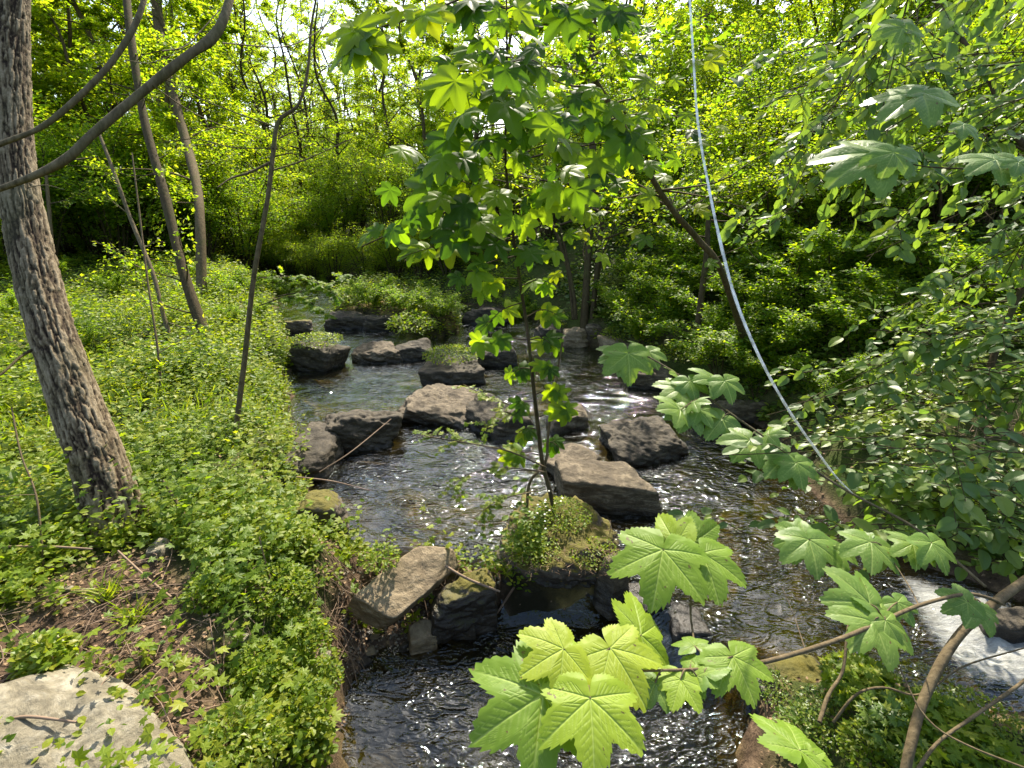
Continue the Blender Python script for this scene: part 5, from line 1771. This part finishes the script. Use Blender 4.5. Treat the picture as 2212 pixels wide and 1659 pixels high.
# small-leaved twig in front of the sapling, left of its stem
def sprig(name, paths, label, n, lsize, lmat, bark, seed, cat='branch', maxobj=0):
    rg = np.random.default_rng(seed)
    P0 = at(paths[0][0][0], paths[0][0][1], paths[0][0][2])
    root = thing(name, P0, label, cat)
    tb = Tubes()
    LP, LD = [], []
    for pts in paths:
        P, rr = px_path(pts, 20)
        tb.add(P - P0, rr, 5)
        for c in range(n):
            f = rg.uniform(.15, 1)
            i = int(f * 18)
            d = unit(unit(P[i + 1] - P[i]) + rg.normal(0, .7, 3) * (1, 1, .5))
            l = rg.uniform(.05, .16)
            Q = crom([P[i], P[i] + d * l * .5, P[i] + d * l - [0, 0, l * .15]], 5)
            tb.add(Q - P0, np.linspace(.0014, .0007, 5), 4)
            for q in range(1, 5):
                for s in (-1, 1):
                    LP.append(Q[q] - P0)
                    sd = np.cross(d, [0, 0, 1.0]) * s
                    LD.append(unit(d * .5 + sd + rg.normal(0, .2, 3)))
    link('twigs', tb.mesh('twigs', bark), root)
    LP, LD = np.array(LP), np.array(LD)
    m = len(LP)
    LD[:, 2] -= .25
    Nn = np.stack([rg.normal(0, .3, m), rg.normal(-.2, .3, m), np.ones(m)], -1)
    link('foliage', leafmesh('foliage', L5, LP, LD, Nn, lsize * rg.uniform(.7, 1.3, m), lmat), root)
    return root


sprig('field_maple_sprig', [[(1180, 1010, 3.3, 5), (1100, 975, 3.1, 4), (1000, 955, 2.9, 3), (905, 940, 2.8, 2)], [(1180, 1020, 3.3, 5), (1090, 1010, 3.1, 4), (1010, 1025, 3.0, 3), (960, 1060, 2.9, 2)], [(1160, 1060, 3.3, 4), (1080, 1080, 3.1, 3), (1020, 1120, 3.0, 2)]],
      'low twigs with small bright lobed leaves left of the sapling foot', 13, .028, M['leaf_ground'], M['bark_twig'], 611, maxobj=0)
sprig('field_maple_sprig', [[(1120, 880, 3.3, 4), (1060, 860, 3.2, 3), (1000, 830, 3.2, 2)], [(1125, 900, 3.3, 4), (1080, 890, 3.2, 3), (1050, 925, 3.1, 2)]], 'small leafy twig in front of the layered midstream boulder', 9, .03, M['leaf_yellow'], M['bark_twig'], 612)
sprig('overhanging_spray', [[(560, 660, 7.5, 4), (640, 640, 7, 3), (720, 690, 6.6, 2)], [(560, 600, 7.8, 4), (660, 600, 7.2, 3), (730, 640, 6.8, 2)], [(600, 640, 7.4, 4), (700, 620, 7, 3), (760, 590, 6.8, 2)]],
      'leafy sprays hanging low over the left channel', 34, .06, M['leaf_shrub'], M['bark_d'], 613)

# top left spray of large yellow leaves and the ones above it
root4 = thing('maple_branch', at(1090, -10, 2.3), 'thin maple branch at the top with broad yellow green leaves', 'branch')
b4 = np.array(root4.location)
P, rr = px_path([(1120, -60, 2.3, 7), (1000, -5, 2.2, 6), (900, 35, 2.1, 5), (800, 65, 2.0, 4), (780, 75, 2.0, 3)], 24)
link('branch', Tubes().add(P - b4, rr, 6).mesh('branch', M['bark_d']), root4)
for (a, b_, c, d_) in [(120, 190, 10, 300), (130, 180, 270, 240), (190, 290, 110, 390), (195, 290, 275, 400), (90, 280, 40, 420), (100, 180, 60, 130), (400, 60, 350, 140), (390, 40, 330, 20), (540, 90, 520, 190), (560, 90, 615, 190), (150, 230, 200, 260)]:
    (ju, jv), (tu, tv) = z2(a, b_), z2(c, d_)
    J, T = at(ju, jv, 2.0), at(tu, tv, 1.96)
    frame_obj(random.choice(MAY + MAP[:1]), J, T - J, np.array([random.gauss(0, .3), -.9, .7]), np.linalg.norm(T - J) * 1.15, root4, b4)

# arching tree with maple leaves to the right of the sapling
pts = [(1100, -160, 3.2, 10), (1175, 0, 3.3, 12), (1225, 75, 3.4, 13), (1290, 180, 3.6, 14), (1345, 270, 3.8, 15), (1400, 370, 4.0, 15), (1450, 450, 4.2, 16), (1510, 520, 4.4, 17), (1560, 590, 4.6, 18)]
c = gt(1620, 770)
pts.append((1620, 770, depth_of(c), 20))
roota, P, rr = stem_thing('arching_tree', pts, 'slender tree arching up and left from the right bank', 'tree', M['bark'], 10, 60, wob=.2)
side_branches(roota, P, rr, 22, .9, 508, M['bark'], .0, .8, leaves=1400, lmat=M['leaf_shrub'], lsize=.06, T=L5)
ba = np.array(roota.location)
alf = [(1640, 1000, 1650, 1160), (1690, 1090, 1690, 1160), (1820, 880, 1840, 1030), (1850, 830, 1960, 930), (1850, 840, 1790, 830), (1900, 740, 1940, 790), (1690, 60, 1680, 170), (1780, 70, 1830, 190), (1790, 80, 1750, 200), (1450, 100, 1480, 260), (1540, 150, 1560, 220),
       (1450, 620, 1420, 590), (1500, 610, 1600, 650), (1720, 680, 1800, 740), (1600, 640, 1700, 680), (1350, 620, 1260, 640), (1650, 760, 1590, 870), (1700, 800, 1730, 880), (1780, 760, 1870, 770), (1560, 740, 1500, 800), (1960, 1040, 2050, 1060),
       (1900, 860, 2000, 880), (1450, 60, 1380, 20), (1560, 30, 1620, 60), (1350, 30, 1300, 60), (1760, 1160, 1820, 1180), (1620, 560, 1560, 600), (1850, 920, 1900, 1040)]
for (a, b_, c_, d_) in alf:
    (ju, jv), (tu, tv) = z2(a, b_), z2(c_, d_)
    J, T = at(ju, jv, 3.0), at(tu, tv, 2.96)
    frame_obj(MAP[random.randrange(5)], J, T - J, np.array([random.gauss(0, .35), -.9, .7]), np.linalg.norm(T - J) * 1.15, roota, ba)
for k in range(55):
    u, v = random.uniform(1180, 1560), random.uniform(-20, 600)
    t = random.uniform(2.9, 4.2)
    an = random.uniform(0, 6.28)
    s = random.uniform(20, 36) * 3.4 / t
    J, T = at(u, v, t), at(u + math.cos(an) * s, v + abs(math.sin(an)) * s * .6, t - .03)
    frame_obj((MAY + MAP[:3])[k % 6], J, T - J, np.array([random.gauss(0, .4), -.8, .7]), np.linalg.norm(T - J), roota, ba)

# ------------------------------------------------------------------ shrubs close by on the right


def near_shrub(name, paths, label, seed, lsize, nobj, ntw=9, pxw=5):
    rg = np.random.default_rng(seed)
    P0 = at(*paths[0][0][:3])
    root = thing(name, P0, label, 'shrub')
    tb = Tubes()
    Ls = []
    for pts in paths:
        P, rr = px_path([(u, v, t, pxw * (1 - .7 * i / len(pts))) for i, (u, v, t) in enumerate(pts)], 30)
        tb.add(P - P0, rr, 6)
        for c in range(ntw):
            i = int(rg.uniform(.12, .98) * 28)
            d = unit(unit(P[i + 1] - P[i]) * .8 + rg.normal(0, .65, 3) * (1, 1, .55))
            l = rg.uniform(.12, .34)
            Q = crom([P[i], P[i] + d * l * .5 + rg.normal(0, .01, 3), P[i] + d * l - [0, 0, l * .2]], 9)
            tb.add(Q - P0, np.linspace(.0022, .0009, 9), 4)
            for q in range(1, 9):
                s = 1 if q % 2 else -1
                sd = np.cross(d, [0, 0, 1.0]) * s
                D = unit(d * .6 + sd * rg.uniform(.5, 1.1) + rg.normal(0, .18, 3)) - [0, 0, rg.uniform(.05, .5)]
                Ls.append((Q[q], D, np.array([rg.normal(0, .35), rg.normal(-.35, .3) - .5 * float(Q[q][2] > 1.7), 1]), lsize * rg.uniform(.65, 1.25) * (.75 + .25 * q / 8)))
    link('stems', tb.mesh('stems', M['bark_d']), root)

    def hits_strand(x):
        t = depth_of(x[0])
        return t > .3 and abs(CX + FPX * x[0][0] / t - 1562) < 32 and abs(CY - FPX * np.dot(x[0] - C0, Uv) / t - 545) < 28
    Ls = [x for x in Ls if not hits_strand(x)]

    def inview(x):
        p = x[0]
        t = depth_of(p)
        if t < .3:
            return 0
        u, v = CX + FPX * p[0] / t, CY - FPX * np.dot(p - C0, Uv) / t
        return x[3] / t if (-40 < u < 2250 and -40 < v < 1700) else 0
    Ls.sort(key=inview, reverse=True)
    for i, (p, D, up, s) in enumerate(Ls[:nobj]):
        frame_obj(OVA[i % 4], p, D, up, s, root, P0)
    rest = Ls[nobj:]
    if rest:
        P = np.array([x[0] for x in rest]) - P0
        o = link('foliage', leafmesh('foliage', L4, P, np.array([x[1] for x in rest]), np.array([x[2] for x in rest]), np.array([x[3] for x in rest]), M['leaf_right']), root)
        o['kind'] = 'stuff'
    return root


def rpaths(n, start, end, seed, sag=40):
    rg = np.random.default_rng(seed)
    out = []
    for i in range(n):
        a = [rg.uniform(*start[0]), rg.uniform(*start[1]), rg.uniform(*start[2])]
        e = [rg.uniform(*end[0]), rg.uniform(*end[1]), rg.uniform(*end[2])]
        m = [(x + y) / 2 for x, y in zip(a, e)]
        m[1] -= rg.uniform(.2, 1) * sag
        out.append([tuple(a), tuple(m), tuple(e)])
    return out


near_shrub('oval_leaved_shrub', rpaths(15, ((2250, 2450), (950, 1250), (1.7, 2.1)), ((1540, 1980), (930, 1210), (1.9, 2.5)), 71), 'shady shrub with round oval leaves leaning over the water at the lower right', 711, .062, 295, 9)
near_shrub('oval_leaved_shrub', rpaths(15, ((2250, 2500), (600, 900), (1.9, 2.6)), ((1650, 2100), (680, 960), (2.4, 3.2)), 72), 'oval leaved shrub filling the middle of the right edge', 712, .062, 290, 9)
near_shrub('oval_leaved_shrub', rpaths(16, ((2000, 2500), (-250, 200), (1.9, 2.6)), ((1560, 2000), (100, 520), (2.3, 3.2)), 73, 60), 'tall shrub with oval leaves hanging from the top right corner', 713, .07, 290, 9)
near_shrub('oval_leaved_shrub', rpaths(13, ((2150, 2600), (100, 500), (2.0, 2.8)), ((1700, 2150), (300, 700), (2.6, 3.6)), 74, 60), 'oval leaved shrub between the top right one and the slope', 714, .07, 260, 9)
# dark crooked stems at the right edge
for k, (pts, lab) in enumerate([([(2240, 560, 3.2, 20), (2200, 640, 3.2, 20), (2165, 720, 3.2, 20), (2140, 790, 3.2, 22), (2100, 900, 3.25, 26)], 'dark stem at the right edge below the sycamore leaves'),
                                ([(1980, -60, 3.6, 14), (2060, 60, 3.6, 16), (2130, 160, 3.5, 18), (2180, 270, 3.4, 20), (2260, 400, 3.3, 24), (2400, 800, 3.2, 30)], 'dark slanting stem behind the upper right leaves'),
                                ([(1540, 420, 6.0, 12), (1530, 480, 6.0, 14), (1525, 560, 6.0, 16), (1500, 760, 6.0, 18)], 'short dark stem seen beside the hanging strand')]):
    r_, P, rr = stem_thing('shaded_tree', pts, lab, 'tree', M['bark_d'], 10, 30, wob=.3)
    side_branches(r_, P, rr, 8, .8, 520 + k, M['bark_d'], .0, .8, leaves=300, lmat=M['leaf_right'], lsize=.06)

# tall tree beyond the right edge that shades this side

# ------------------------------------------------------------------ shiny strand hanging through the picture
P, rr = px_path([(1484, -120, 1.45, 11), (1490, 0, 1.42, 12), (1497, 110, 1.4, 12), (1507, 260, 1.39, 12), (1530, 400, 1.38, 13), (1560, 540, 1.36, 14), (1592, 655, 1.35, 14), (1640, 770, 1.35, 14), (1700, 880, 1.42, 13), (1760, 968, 1.58, 12), (1806, 1030, 1.74, 9), (1842, 1066, 1.83, 5)], 90)
o = link('hanging_strand', Tubes().add(P, rr * .6 * (1 + .3 * (fbm(np.linspace(0, 60, 90), 0, 0, 2, 4) - .5)), 8).mesh('hanging_strand', M['strand']))
tag(o, 'long pale shiny strand hanging in a curve on the right', 'strand')

# fallen sticks that can be singled out
for pts, lab in [([(962, 1222, .14, 5), (1010, 1250, .12, 6), (1080, 1278, .06, 5)], 'reddish stick bridging the cream slab and the moss mound'),
                 ([(845, 905, .3, 2), (760, 975, .2, 3), (690, 1020, .1, 3)], 'pale thin reed leaning over the edge of the near pool'),
                 ([(1060, 1345, -.2, 3), (1090, 1300, -.1, 5), (1110, 1270, .05, 5)], 'dark stick hanging into the water below the moss mound'),
                 ([(640, 1030, .3, 3), (720, 1040, .2, 3), (800, 1060, .1, 2)], 'thin dry stalk sticking out from the left bank over the pool'),
                 ([(-20, 1182, .6, 5), (90, 1180, .6, 5), (200, 1186, .58, 4)], 'long dry stick lying in the herbs under the big trunk'),
                 ([(0, 1560, .55, 6), (60, 1548, .56, 7), (165, 1560, .54, 5)], 'crooked stick lying on the pale slab'),
                 ([(255, 1190, .55, 4), (320, 1250, .5, 5), (370, 1290, .48, 5)], 'straight dry twig lying in the bare litter')]:
    P = np.array([g(u, v, z) for u, v, z, w in pts])
    rr = np.array([[w / FPX * depth_of(p) / 2, 0, 0] for p, (u, v, z, w) in zip(P, pts)])
    o = link('fallen_stick', Tubes().add(crom(P, 16), crom(rr, 16)[:, 0], 7).mesh('fallen_stick', M['deadtwig']))
    tag(o, lab, 'stick')

# shrub stems at the bottom right
for pts, lab in [([(1770, 1560, 1.25, 14), (1790, 1500, 1.3, 12), (1820, 1450, 1.35, 10), (1830, 1370, 1.4, 8), (1835, 1330, 1.45, 5)], 'curved bare shoot rising from the mossy rock under the branch'),
                 ([(1800, 1560, 1.2, 9), (1850, 1500, 1.2, 8), (1910, 1485, 1.25, 8), (1990, 1500, 1.3, 7), (2080, 1440, 1.35, 6), (2212, 1400, 1.4, 5)], 'low arching twig in front of the brown water'),
                 ([(1960, 1700, 1.1, 16), (2020, 1610, 1.15, 12), (2100, 1550, 1.2, 12), (2200, 1480, 1.25, 12), (2300, 1400, 1.3, 11)], 'slanting twig crossing the yellow mossy rock')]:
    stem_thing('bare_shoot', pts, lab, 'branch', M['bark_twig'], 8, 24, part='stem', wob=.2)
ORD = ['first', 'second', 'third', 'fourth', 'fifth', 'sixth', 'seventh', 'eighth', 'ninth', 'tenth']
DEC = ['', 'ten', 'twenty', 'thirty']


def ordinal(i):
    names = 'leftmost second third fourth fifth sixth seventh eighth ninth tenth eleventh twelfth thirteenth fourteenth fifteenth sixteenth seventeenth eighteenth nineteenth twentieth'.split()
    return names[i] if i < 20 else ('twenty-' + ORD[i - 20] if i < 29 else 'thirtieth' if i == 29 else 'thirty-' + ORD[i - 30])


for grp, items in PLACED.items():
    if grp == 'shade trees':
        continue
    items.sort(key=lambda q: q[0])
    for i, (u, q) in enumerate(items):
        q['label'] = '%s %s of the %s' % (ordinal(i), 'from the left' if i else 'one', grp)
print('tris', sum(len(m.loop_triangles) or sum(len(p.vertices) - 2 for p in m.polygons) if len(m.polygons) < 5 else len(m.polygons) for m in bpy.data.meshes))
